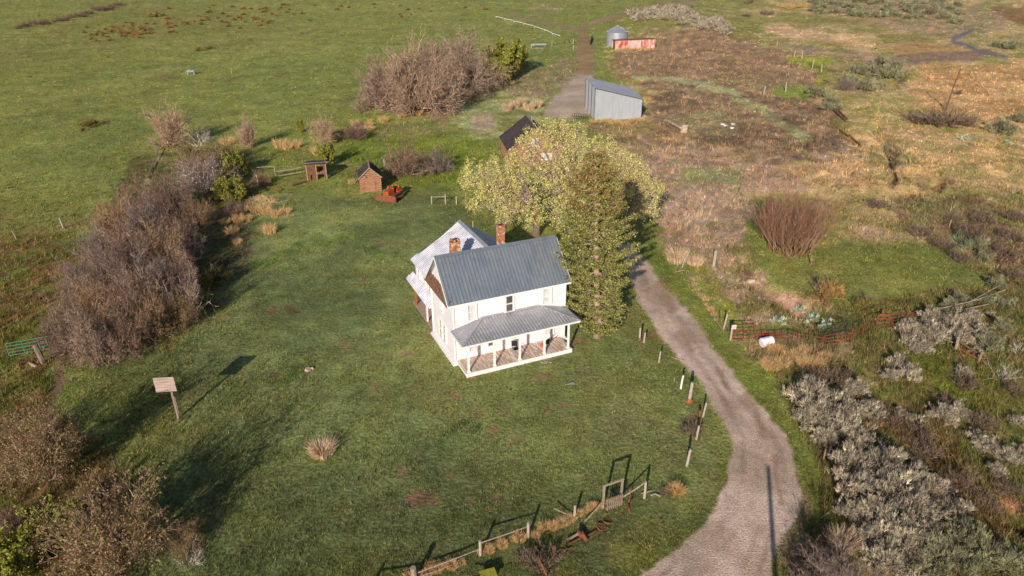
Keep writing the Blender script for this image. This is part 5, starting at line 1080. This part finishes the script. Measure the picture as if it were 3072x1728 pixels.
# pole fence across the drive
post(2043, 812, 2.0, 'leaning pole propped at the upper end of the sagging pole fence', 'whitepost', .06, (.42, .1)); post(2141, 809, 1.9, 'thick pale post with a black top in the dry weeds', 'whitepost', .16, (.03, 0)); post(2181, 776, 1.5, 'thin dark stake behind the thick pale post', 'plank', .05, (.05, 0))
post(2034, 805, .9, 'short grey stake left of the leaning pole', 'rail', .06)
for i, (p, q) in enumerate([((2038, 826), (2062, 806)), ((2026, 829), (2054, 827)), ((2059, 835), (2080, 868)), ((2066, 832), (2079, 862)), ((2080, 868), (2106, 912)), ((2122, 926), (2142, 970)), ((2140, 965), (2170, 1010))]):
    rail(p, q, .25, .35 if i < 2 else .15, .11, .06, ['crooked pole lying at the top of the sagging pole fence', 'thin pole lying on the grass at the top of the pole fence', 'upper pole of the sagging fence, next to the leaning post', 'second upper pole of the sagging fence', 'middle pole of the sagging fence along the drive', 'fourth pole of the sagging fence near the red gate', 'lowest pole of the sagging fence beside the sign'][i])
post(2168, 996, 1.5, 'leaning whitish post behind the sign at the end of the pole fence', 'whitepost', .08, (.15, .05)); post(2155, 985, 1.2, 'thin dark stake at the end of the pole fence', 'plank', .04)
shrub('darkbrush', 2188, 1004, 34, 24, 'black tangle of brush behind the sign', None, 'dark_brush')
g = G(2190, 1030); sg = thing('warning_sign', 'small white sign with red border and red lettering beside the red gate', 'sign', g, R(8))
k = MB(); k.tube([(0, .06, -.2), (0, .06, 1.5)], .09, 8); k.build('post', M['whitepost'], sg)
k = MB(); k.box((.1, -.05, 1.35), (.42, .02, .42)); pn = k.build('panel', M['trim'], sg)
k = MB()
for z in (.185, -.185): k.box((.1, -.065, 1.35 + z), (.4, .006, .02))
for x in (-.185, .185): k.box((.1 + x, -.065, 1.35), (.02, .006, .4))
for z, w_ in ((.1, .28), (.03, .24), (-.05, .28), (-.11, .18)): k.box((.1, -.066, 1.35 + z), (w_, .006, .03))
k.build('lettering', M['signred'], pn)
# pipe gates and corral panels
def panel(p, q, h, m, label, name='corral_gate', nr=5, nv=2, r=.03, z0=.15, tilt=0.0, cat='gate', group=None):
    a = G(*p); b = G(*q); d = b - a; L = Vector((d.x, d.y)).length; t = thing(name, label, cat, a, math.atan2(d.y, d.x), group); rise = d.z
    P = lambda x, z: (x, tilt * z, z + rise * x / L)
    for x in [0] + [L * i / nv for i in range(1, nv)] + [L]:
        k = MB(); k.tube([P(x, z0), P(x, h)], r * 1.1, 6); k.build('upright', M[m], t)
    for i in range(nr):
        z = z0 + (h - z0) * i / (nr - 1); k = MB(); k.tube([P(0, z), P(L / 2, z - .01), P(L, z)], r, 6); k.build('rail', M[m], t)
    return t
panel((2196, 1031), (2262, 1029), 1.35, 'redpipe', 'rusty red pipe gate next to the sign, seen full height', 'pipe_gate', 6, 2, .03, .15, .25)
panel((2264, 1029), (2364, 1028), .72, 'redpipe', 'left half of the long low run of rusty red pipe rails', 'corral_fence', 4, 5, .024, .1); panel((2365, 1028), (2466, 1028), .72, 'redpipe', 'right half of the long low run of rusty red pipe rails', 'corral_fence', 3, 4, .024, .1)
panel((2468, 1030), (2548, 1040), 1.0, 'redpipe', 'rusty red pipe panel where the low run meets the slanting one', 'corral_gate', 4, 2, .024, .1)
panel((2540, 1046), (2626, 996), 1.1, 'redpipe', 'rusty red pipe panel climbing to the right', 'corral_gate', 4, 2, .024, .15); panel((2627, 996), (2730, 986), 1.1, 'redpipe', 'rusty red pipe panel ending at the sagebrush', 'corral_gate', 4, 3, .024, .15)
panel((2458, 1018), (2540, 1016), 1.3, 'darkpipe', 'dark pipe panel standing behind the rusty rails', 'corral_gate', 5, 2, .03, .1)
panel((2838, 750), (2862, 786), 1.3, 'greenpipe', 'front green pipe panel leaning in the brush by the corral', 'cattle_gate', 5, 1, .035, .1, .5); panel((2858, 735), (2886, 768), 1.3, 'greenpipe', 'rear green pipe panel leaning in the brush by the corral', 'cattle_gate', 5, 1, .035, .1, .5)
panel((30, 1056), (168, 1030), 1.45, 'greenpipe', 'long pale green pipe gate by the left edge', 'green_gate', 5, 3, .035, .3)
post(169, 1024, 1.1, 'reddish brown post at the right end of the green gate', 'orangewood', .11); post(128, 1070, 1.7, 'dark broad stump in front of the green gate', 'bark', .22, (-.2, .1))
rail((85, 1072), (107, 1082), .12, .1, .26, .2, 'short pale log on the weeds below the green gate', 'stone', 'log', 'log')
# wooden rails of the old corral
rail((2815, 964), (2925, 938), .75, .7, .11, .08, 'upper wooden rail right of the sagebrush, left piece'); rail((2925, 938), (3010, 908), .7, .7, .11, .08, 'upper wooden rail right of the sagebrush, right piece'); rail((2810, 970), (2965, 940), .3, .3, .10, .08, 'lower wooden rail under the upper ones')
rail((2900, 950), (2990, 905), .9, 1.1, .06, .05, 'thin crooked branch laid over the upper rails', 'whitepost', 'branch', 'branch')
rail((2783, 1020), (2860, 1050), .6, .6, .16, .1, 'upper dark log rail left of the forked post', 'plank'); rail((2786, 1026), (2858, 1056), .25, .25, .13, .1, 'lower log rail left of the forked post')
rail((2870, 1068), (2958, 1112), .7, .5, .16, .1, 'upper log rail right of the forked post', 'plank'); rail((2872, 1072), (2935, 1108), .25, .25, .12, .1, 'lower log rail right of the forked post', 'orangewood')
post(2865, 1066, 1.2, 'broken forked grey post in the middle of the log rails', 'rail', .13, (-.08, 0)); post(2932, 1106, 1.0, 'dark post at the right end of the log rails', 'bark', .1); rail((2862, 1062), (2880, 1082), .5, .05, .08, .06, 'short rail fallen from the forked post')
g = G(2296, 1046); wt = thing('white_tank', 'weathered white rounded tank lying in dry grass by the red rails', 'tank', g, R(20))
k = MB(); k.tube([(-.55, 0, .35), (-.5, 0, .36), (.5, 0, .40), (.55, 0, .40)], [.28, .42, .42, .28], 14); k.build('body', M['white'], wt); k = MB(); k.tube([(0, 0, .75), (0, 0, .86)], .1, 8); k.build('cap', M['sheet'], wt)
g = G(2256, 838); k = MB(); k.tube([(-.5, 0, .05), (-.3, 0, .2), (.3, .05, .22), (.55, .1, .02)], [.12, .3, .34, .1], 7); o = k.build('rock', M['stone']); o.location = g; tag(o, 'pale flat rock in the eroded gully', 'rock')
shrub('darkbrush', 2250, 812, 40, 20, 'black hollow brush at the head of the gully', None, 'dark_brush')  # brush mesh stands in for a dark culvert opening
post(2434, 808, 1.2, 'dark leaning post in the corral grass', 'bark', .06, (-.05, .1)); post(2850, 700, .9, 'whitish post in the brush above the corral', 'whitepost', .06); post(2374, 776, .7, 'dark stub at the foot of the red willow', 'bark', .06); post(2852, 660, .9, 'thin pale stake in the dry meadow above the corral', 'whitepost', .04)
post(2478, 1382, .8, 'short whitish post at the left side of the lower sagebrush', 'whitepost', .07); post(2496, 1470, 1.6, 'tall rusty brown post at the left side of the lower sagebrush', 'rust', .06); post(2502, 1540, .8, 'bleached post below the rusty brown one', 'whitepost', .07); post(2462, 1395, 1.0, 'dark post beside the drive bend, left of the sagebrush', 'bark', .06)
rail((2452, 1570), (2475, 1560), .1, .3, .05, .04, 'bleached twig on the grass left of the sagebrush', 'whitepost', 'branch', 'branch')
# far right: poles, posts, logs
g = G(2845, 348); up_ = thing('utility_pole', 'thin brown wooden pole far off on the tan meadow at the right', 'pole', g); k = MB(); k.tube([(0, 0, 0), (.25, 0, 4), (.8, 0, 8.2)], [.15, .13, .10], 8); k.build('shaft', M['pole'], up_)
k = MB(); k.box((.8, 0, 8.0), (.9, .1, .12)); k.build('crossarm', M['pole'], up_)
for i, (x, y, h, lab) in enumerate([(2297, 300, 2.2, 'whitish post at the edge of the lower brown slope, left of the green patch'), (2365, 289, 2.2, 'whitish post standing in the small green patch'), (2391, 184, 1.9, 'short bleached post on the brown slope above the lime green grass'), (2415, 191, 2.4, 'taller bleached post above the lime green grass'), (2445, 218, 2.2, 'bent dark and white post at the edge of the brown slope'), (2473, 230, 2.0, 'dark post with a pale foot right of the bent one'), (2340, 150, 1.6, 'small post at the top corner of the brown slope')]):
    post(x, y, h, lab, 'whitepost', .14, (.1 * (-1) ** i, 0))
for p, q, lab in [((2478, 252), (2502, 262), 'pale log lying on the bank below the lime green grass'), ((2432, 228), (2452, 231), 'thin pale log on the brown slope'), ((2438, 300), (2456, 308), 'orange brown log at the foot of the bank shrubs'), ((2500, 342), (2545, 378), 'upper dark log of the pile on the slope edge'), ((2510, 340), (2550, 372), 'second dark log of the pile on the slope edge'), ((2525, 395), (2560, 418), 'broken log below the dark pile'), ((2555, 412), (2592, 440), 'long broken log leading down to the creek'), ((2680, 500), (2700, 560), 'dark rail lying along the small creek')]:
    rail(p, q, .3, .2, .3, .2, lab, 'rail' if 'pale' in lab else 'plank', 'log', 'log')
post(2928, 402, 3.6, 'thin dark dead stem standing right of the far pole', 'bark', .09, (.05, 0), name='dead_tree')
g = G(2058, 404); k = MB(); k.box((0, 0, .7), (1.1, .3, 1.6), M=Matrix.Rotation(R(10), 3, 'X')); o = k.build('concrete_slab', M['stone']); o.location = g; tag(o, 'pale upright slab at the edge of the lower brown slope', 'slab')
rail((2012, 376), (2047, 398), .5, .5, .5, .1, 'long pale curved board leading to the upright slab', 'stone', 'board', 'board')
for i, (x, y) in enumerate([(2173, 384), (2182, 388), (2205, 386), (2202, 394)]):
    g = G(x, y); k = MB(); k.box((0, 0, .12), (.5, .35, .25), rz=i); k.box((.3, .2, .1), (.3, .2, .2), rz=i * 2); o = k.build('white_rubble', M['white']); o.location = g; tag(o, 'small white lump on the pale green streak of the brown slope', 'rubble', 'white lumps on the slope')
# yard and field things
a = G(1299, 609); hr_ = thing('hitching_rail', 'grey wooden rail on thin posts on the lawn between the bulldozer and the cottonwood', 'rail', a, math.atan2(*(lambda d: (d.y, d.x))(G(1373, 612) - a)))
Lh = (G(1373, 612) - a).length
for x, h in ((0, 1.1), (Lh * .56, 1.5), (Lh, 1.2)): k = MB(); k.box((x, 0, h / 2), (.12, .12, h)); k.build('post', M['whitepost'], hr_)
k = MB(); k.bar((0, 0, 1.0), (Lh * .56, 0, 1.1), .09, .09); k.build('rail', M['rail'], hr_)
post(1402, 606, 1.5, 'thin grey post under the left boughs of the cottonwood', 'rail', .06)
g = G(850, 598); k = MB(); k.add([(-1.05, -.35, .12), (.75, .35, .22), (1.05, .2, .16), (.0, -.25, .10)], [(0, 1, 2, 3)]); k.poly([(-1.05, -.35, .11), (0, -.26, .09), (1.05, .19, .15), (.75, .34, .21)], .02); o = k.build('tin_sheet', M['sheet']); o.location = g; o.rotation_euler = (0, 0, R(18)); tag(o, 'bent grey tin sheet lying on the lawn beside the dry grass', 'sheet')
g = G(583, 211); tr_ = thing('feed_rack', 'small grey wooden rack standing alone far out in the left field', 'rack', g, R(10))
for x in (-.8, .8):
    for y in (-.4, .4): k = MB(); k.box((x, y, .6), (.14, .14, 1.2)); k.build('leg', M['sheet'], tr_)
k = MB(); k.box((0, 0, 1.15), (2.0, 1.1, .12)); k.box((0, -.5, .95), (1.9, .08, .3)); k.box((-.4, .1, 1.35), (.5, .3, .3), rz=.4); k.build('top', M['sheet'], tr_)
post(705, 208, 1.5, 'bright yellow marker stake far out in the left field', 'yellow', .13, name='marker_stake')
for i, (p, q) in enumerate([((1500, 52), (1520, 57)), ((1524, 59), (1548, 65)), ((1552, 67), (1578, 73)), ((1582, 75), (1610, 82)), ((1614, 84), (1640, 93)), ((1644, 95), (1665, 103)), ((1668, 105), (1690, 114))]):
    a = G(*p, .5); b = G(*q, .5); k = MB(); k.tube([(0, 0, 0), tuple(b - a)], .14, 8); k.tube([(0, 0, -.5), (0, 0, .1)], .1, 6); o = k.build('irrigation_pipe', M['trim']); o.location = a
    tag(o, 'pale pipe length in the line across the far field, %s from the far end' % ['first', 'second', 'third', 'fourth', 'fifth', 'sixth', 'seventh'][i], 'pipe', 'pipe line across the far field')
g = G(1627, 141); tk = thing('water_trough', 'long whitish trough beyond the grove near the dirt track', 'trough', g, R(6)); k = MB(); k.box((0, 0, .5), (5.0, .9, .12)); k.box((0, -.45, .7), (5.0, .08, .5)); k.box((0, .45, .7), (5, .08, .5)); k.box((-2.5, 0, .7), (.08, .9, .5)); k.box((2.5, 0, .7), (.08, .9, .5)); k.build('basin', M['sheet'], tk)
for x in (-2.0, 2.0): k = MB(); k.box((x, 0, .22), (.2, .8, .45)); k.build('foot', M['rail'], tk)
post(1604, 147, 1.6, 'pale post at the left end of the far trough', 'whitepost', .13); post(1730, 132, 1.7, 'pale post left of the dirt track beyond the grove', 'whitepost', .15); post(1730, 153, 1.6, 'greyish post at the near left side of the dirt track', 'whitepost', .12); post(1666, 139, 1.6, 'thin post between the trough and the bent pipe', 'whitepost', .1)
rail((1604, 152), (1640, 152), .6, .6, .14, .1, 'low rail in front of the far trough'); rail((1666, 146), (1700, 143), .4, .4, .14, .1, 'low rail right of the far trough')
g = G(1711, 132); k = MB(); k.tube([(-.8, 0, 0), (-.8, 0, 1.1), (-.2, 0, 1.5), (.4, 0, 1.3), (1.2, 0, .0)], .09, 7); o = k.build('bent_pipe', M['black']); o.location = g; tag(o, 'dark bent pipe hoop left of the dirt track', 'pipe')
panel((1781, 137), (1787, 119), 1.3, 'black', 'dark open gate standing on the right side of the dirt track', 'field_gate', 5, 2, .09, .1)
post(1766, 317, 1.9, 'short brown post at the left wall of the metal shed', 'rust', .12)
g = G(1742, 366); hk = thing('hay_rake', 'dark curved tines of an old hay rake beside the gravel yard', 'rake', g, R(-20)); k = MB(); k.tube([(-1.4, 0, .9), (1.4, 0, .9)], .05, 6); k.build('axle', M['black'], hk)
for i in range(7):
    x = -1.3 + i * .43; k = MB(); k.tube([(x, 0, .9), (x, .5, 1.3), (x + .1, 1.1, 1.2), (x + .2, 1.5, .6), (x + .2, 1.4, .05)], .035, 5); k.build('tine', M['black'], hk)
g = G(1160, 512); k = MB(); k.tube([(0, 0, 0), (-.02, 0, 2.1)], .045, 6); o = k.build('white_pole', M['trim']); o.location = g; tag(o, 'thin white pole standing right of the log shed', 'pole')
rail((1160, 515), (1182, 525), .6, .4, .1, .1, 'grey board propped in the shade right of the log shed', name='board', cat='board')
rail((1066, 532), (1073, 500), .1, .1, .08, .08, 'thin pole leaning on the left side of the log shed', 'whitepost', 'pole', 'pole')
rail((835, 520), (912, 510), .8, .8, .2, .1, 'upper rail of the enclosure left of the plank shed'); rail((835, 527), (912, 517), .5, .5, .14, .1, 'lower rail of the enclosure left of the plank shed')
post(780, 553, 1.9, 'weathered corner post of the plank enclosure, nearest the thicket', 'rail', .12); post(832, 520, 1.5, 'post where the rails of the plank enclosure begin', 'rail', .09)
rail((778, 508), (832, 505), .9, .9, .13, .1, 'far rail of the plank enclosure'); rail((782, 552), (850, 562), .25, .2, .2, .15, 'low collapsed board at the near side of the plank enclosure', 'plank', 'board', 'board'); rail((880, 552), (925, 540), .3, .3, .25, .15, 'broken board at the foot of the plank shed', 'plank', 'board', 'board')
rail((493, 418), (470, 470), .5, .4, .16, .1, 'upper fallen fence pole in the dry strip below the pinkish tree'); rail((468, 474), (444, 530), .3, .3, .16, .1, 'lower fallen fence pole in the dry strip below the pinkish tree')
post(194, 668, 1.4, 'grey fence post in the left field beside the thicket', 'whitepost', .09, (-.1, 0)); post(52, 696, 1.1, 'small dark fence post near the left edge', 'rail', .07, (-.2, 0)); post(832, 392, 1.6, 'thin dark stake between the two bare trees', 'bark', .07)
g = G(920, 1100); k = MB(); k.tube([(0, 0, 0), (.05, 0, .18)], [.28, .24], 9); k.tube([(.3, .2, 0), (.4, .25, .1)], [.2, .1], 7); o = k.build('tree_stump', M['stone']); o.location = g; tag(o, 'small burnt tree stump with a pale top on the lawn left of the house', 'stump')
g = G(1635, 1090); k = MB()
for i in range(5): k.box((i * .16 - .3, .05 * (i % 2), .05), (.3, .09, .08), rz=i * .7)
o = k.build('scrap_wood', M['whitepost']); o.location = g; tag(o, 'little heap of pale scrap wood in front of the porch', 'wood')
g = G(1706, 1157); k = MB(); k.bar((-.4, 0, .06), (.4, .1, .06), .12, .05); k.bar((-.1, .1, .08), (.3, .2, .1), .08, .04); o = k.build('metal_scrap', M['sheet']); o.location = g; tag(o, 'small bluish grey metal scrap on the front lawn', 'scrap')
# old implements
def ring(k, c, r, w, nrm, n=20, t=.03):
    nrm = Vector(nrm).normalized(); x = nrm.cross(Vector((0, 0, 1)) if abs(nrm.z) < .9 else Vector((1, 0, 0))).normalized(); y = nrm.cross(x)
    pts = [Vector(c) + (x * math.cos(a) + y * math.sin(a)) * r for a in np.linspace(0, 2 * math.pi, n + 1)]
    for a_, b_ in zip(pts[:-1], pts[1:]): k.bar(a_, b_, w, t, up=tuple(((a_ + b_) / 2 - Vector(c)).normalized()))
g = G(1876, 1548); pl_ = thing('walking_plow', 'rust red old plow standing on the grass right of the picket gate', 'plow', g, R(70)); k = MB(); k.bar((-.3, 0, .2), (.9, 0, .35), .07, .1); k.bar((.6, .1, .3), (1.2, .15, .85), .05); k.build('beam', M['rust'], pl_)
k = MB(); k.box((.1, .05, .3), (.35, .08, .4), rz=.4); k.build('share', M['rust'], pl_); k = MB(); ring(k, (.75, .15, .25), .25, .05, (0, 1, 0)); k.build('wheel', M['rust'], pl_)
def one_ring(px, py, r, nrm, lab, z):
    g = G(px, py); t = thing('iron_hoop', lab, 'wheel', g, 0); k = MB(); ring(k, (0, 0, z), r, .07, nrm); k.build('rim', M['rust'], t)
    k = MB(); nr = Vector(nrm).normalized(); x = nr.cross(Vector((0, 0, 1)) if abs(nr.z) < .9 else Vector((1, 0, 0))).normalized(); y = nr.cross(x)
    for a in np.linspace(0, math.pi, 5)[:-1]: d = (x * math.cos(a) + y * math.sin(a)) * r; k.bar(Vector((0, 0, z)) - d, Vector((0, 0, z)) + d, .025, .025)
    k.build('spoke', M['rust'], t); return t
one_ring(1812, 1572, .24, (.1, .3, 1), 'small iron wheel lying flat below the picket gate', .08); one_ring(1793, 1588, .26, (.2, -.1, 1), 'larger mossy iron wheel lying flat left of the small wheel', .08)
one_ring(1612, 1722, .62, (1, .4, .3), 'big dark iron wheel standing at the bottom edge in tangled brush', .55)
one_ring(1652, 1660, .24, (.8, .5, .2), 'small rusty wheel on a bar right of the tangled brush', .25)
g = G(1742, 1628); cu = thing('cultivator', 'rusty old cultivator with a yellowish beam lying on the grass', 'cultivator', g, 0)
a_ = G(1690, 1626) - g; b_ = G(1738, 1608) - g; k = MB(); k.bar(tuple(a_ + Vector((0, 0, .12))), tuple(b_ + Vector((0, 0, .3))), .1, .08); k.build('beam', M['rail'], cu)
k = MB(); k.bar(tuple(G(1752, 1616) - g + Vector((0, 0, .15))), tuple(G(1778, 1600) - g + Vector((0, 0, .1))), .09, .06); k.bar((-.2, .1, .2), (-.9, -.25, .1), .06, .05); k.build('side_bar', M['rust'], cu)
k = MB(); k.tube([(-.12, .35, .35), (.14, -.1, .2)], .11, 10); k.box((-.25, .3, .3), (.12, .4, .3), rz=.5); k.build('drum', M['rust'], cu)
rail((1655, 1660), (1705, 1648), .15, .08, .07, .05, 'thin iron bar lying between the small wheel and the cultivator', 'rust', 'iron_bar', 'bar')
g = G(1452, 1738); yb = thing('yellow_cart', 'yellow green topped low cart cut off by the bottom edge', 'cart', g, R(18)); k = MB(); k.box((0, 0, .45), (.9, .6, .1)); k.build('bed', M['yellow'], yb); k = MB(); k.box((0, 0, .2), (.7, .5, .4)); k.build('frame', M['rust'], yb)
k = MB(); k.bar((-.45, 0, .5), (-1.3, -.1, .7), .06); k.build('handle', M['black'], yb)
# slim mast and service wire anchor behind the wing roof
k = MB(); k.tube([tuple(Vector((5.6, 9.9, 7.3))), tuple(Vector((5.75, 10.2, 8.1)))], .06, 6); hpart('service_mast', k, M['yellow'])

# ------------------------------------------------------------------ grass and brush that nobody could count
def scatter(name, N, seed, lo, hi, nb, wk, hk, lean, label):
    rs = np.random.RandomState(seed); px = rs.uniform(-160, 3230, N); py = rs.uniform(-30, 1900, N) 
    X0 = px - 1536; Y0 = py - 864; a = X0 * math.cos(ROLL) + Y0 * math.sin(ROLL); b = -X0 * math.sin(ROLL) + Y0 * math.cos(ROLL); u = -b / F
    dz_ = -math.sin(PITCH) + u * math.cos(PITCH); t = -CH / dz_; x = a / F * t; y = (math.cos(PITCH) + u * math.sin(PITCH)) * t
    C, hb, sh, qx, qy = cover(x, y); hh = hb * (1 + .35 * rs.normal(size=N)).clip(.3, 2.2)
    clump = fbm(x, y, 1.3, 3)
    c_, s_ = math.cos(HYAW), math.sin(HYAW); hu = (x - HX) * c_ + (y - HY) * s_; hv = -(x - HX) * s_ + (y - HY) * c_
    inside = (hu > -.35) & (hu < 10.7) & (hv > -2.35) & (hv < 12.2)
    keep = (sh == 0) & (hb >= lo) & (hb < hi) & ~inside & (clump > -.25 + rs.uniform(-.3, .3, N))
    x, y, hh, C = x[keep], y[keep], hh[keep], C[keep]; n = len(x); z = relief(x, y); far = (t[keep] / F * 3)
    C = C * (1 + .34 * rs.normal(size=(n, 1)).clip(-1.8, 2.5))
    dry = rs.uniform(size=n) < .10; C[dry] = C[dry] * .5 + s2l((176, 150, 104)) * KA * .5
    B = np.stack([x, y, z - .02], 1)[:, None, :] + np.concatenate([rs.normal(size=(n, nb, 2)) * (far * .9)[:, None, None], np.zeros((n, nb, 1))], 2)
    ang = rs.uniform(0, 6.28, (n, nb)); W = (far * wk)[:, None] * rs.uniform(.6, 1.3, (n, nb)); side = np.stack([np.cos(ang), np.sin(ang), np.zeros_like(ang)], 2) * W[..., None] / 2
    H = (hh * hk)[:, None] * rs.uniform(.55, 1.15, (n, nb)) + .3 * far[:, None]
    tip = B + np.concatenate([rs.normal(size=(n, nb, 2)) * (H * lean)[..., None], H[..., None]], 2)
    V = np.stack([B - side, B + side, tip], 2).reshape(-1, 3)
    me = npmesh(name, V, tris=np.arange(len(V)).reshape(-1, 3), mats=[M['grass']], colors=np.repeat(C, nb * 3, 0))
    tag(link(name, me), label, 'grass', kind='stuff'); print(name, len(V) // 3)
scatter('grass', 230000, 91, 0, .16, 4, .65, 1.15, .35, 'short green grass covering the yard and the meadows')
scatter('dry_brush', 190000, 92, .16, 9, 5, .6, 1.15, .35, 'low tan and brown brush and weeds on the slopes and banks')

def tussocks(name, N, seed, box, poly, k, cols, label):
    rs = np.random.RandomState(seed); px = rs.uniform(box[0], box[2], N); py = box[1] + (box[3] - box[1]) * rs.uniform(0, 1, N)
    g = [G0(a, b) for a, b in zip(px, py)]; x = np.array([q[0] for q in g]); y = np.array([q[1] for q in g])
    keep = (pdist(px, py, poly) < 0) & (fbm(x, y, 9.0, 3) > rs.uniform(-.6, .5, N)); x, y = x[keep], y[keep]; px, py = px[keep], py[keep]
    C, hb, sh_, _, _ = cover(x, y); ok = sh_ == 0; x, y, C = x[ok], y[ok], C[ok]; n = len(x); z = relief(x, y)
    u = np.array([mpp(a, b) for a, b in zip(px[ok], py[ok])]) * 3; nb = 16; R_ = (u * k * rs.lognormal(0, .45, n)).clip(.08, 2.2)
    cc = np.array([s2l(c) for c in cols]) * KA; T = cc[rs.randint(0, len(cc), n)] * .65 + C * .35
    off = rs.normal(size=(n, nb, 2)) * (R_ * .45)[:, None, None]; B = np.stack([x, y, z], 1)[:, None, :] + np.concatenate([off, np.zeros((n, nb, 1))], 2)
    ang = rs.uniform(0, 6.28, (n, nb)); W = (R_ * .35)[:, None] * rs.uniform(.6, 1.2, (n, nb)); sd_ = np.stack([np.cos(ang), np.sin(ang), np.zeros_like(ang)], 2) * W[..., None] / 2
    H = (R_ * .75)[:, None] * rs.uniform(.5, 1.1, (n, nb)); tip = B + np.concatenate([off * .6, H[..., None]], 2)
    V = np.stack([B - sd_, B + sd_, tip], 2).reshape(-1, 3); Cc = np.repeat(T * (1 + .2 * rs.normal(size=(n, 1)).clip(-1.5, 1.5)), nb * 3, 0)
    tag(link(name, npmesh(name, V, tris=np.arange(len(V)).reshape(-1, 3), mats=[M['grass']], colors=Cc)), label, 'grass', kind='stuff')
tussocks('meadow_tussocks', 5200, 95, (-60, 4, 1600, 760), [(-60, 4), (1800, 4), (1700, 60), (1060, 330), (1000, 380), (420, 420), (240, 700), (-60, 760)], .75, [(92, 88, 46), (108, 100, 54), (150, 134, 86), (80, 78, 42)], 'small dark and tan tussocks dotted over the left meadow')
tussocks('yard_weeds', 2600, 96, (150, 560, 2150, 1728), [(600, 640), (900, 600), (1200, 640), (1240, 800), (1340, 1120), (1800, 1080), (2080, 1340), (2120, 1500), (1900, 1700), (500, 1728), (450, 1250), (520, 1000)], .55, [(76, 92, 40), (64, 76, 38), (104, 104, 56), (88, 108, 44)], 'small leafy weeds dotted over the front lawn')
tussocks('bank_weeds', 5200, 97, (1600, 60, 3100, 1728), [(1800, 120), (2300, 100), (3100, 60), (3100, 1728), (2450, 1728), (2440, 1300), (2150, 960), (2000, 760), (2060, 540), (1660, 400), (1620, 240)], .8, [(112, 92, 66), (92, 84, 48), (170, 146, 104), (76, 74, 42), (140, 116, 84)], 'brown and tan weed clumps dotted over the banks at the right')
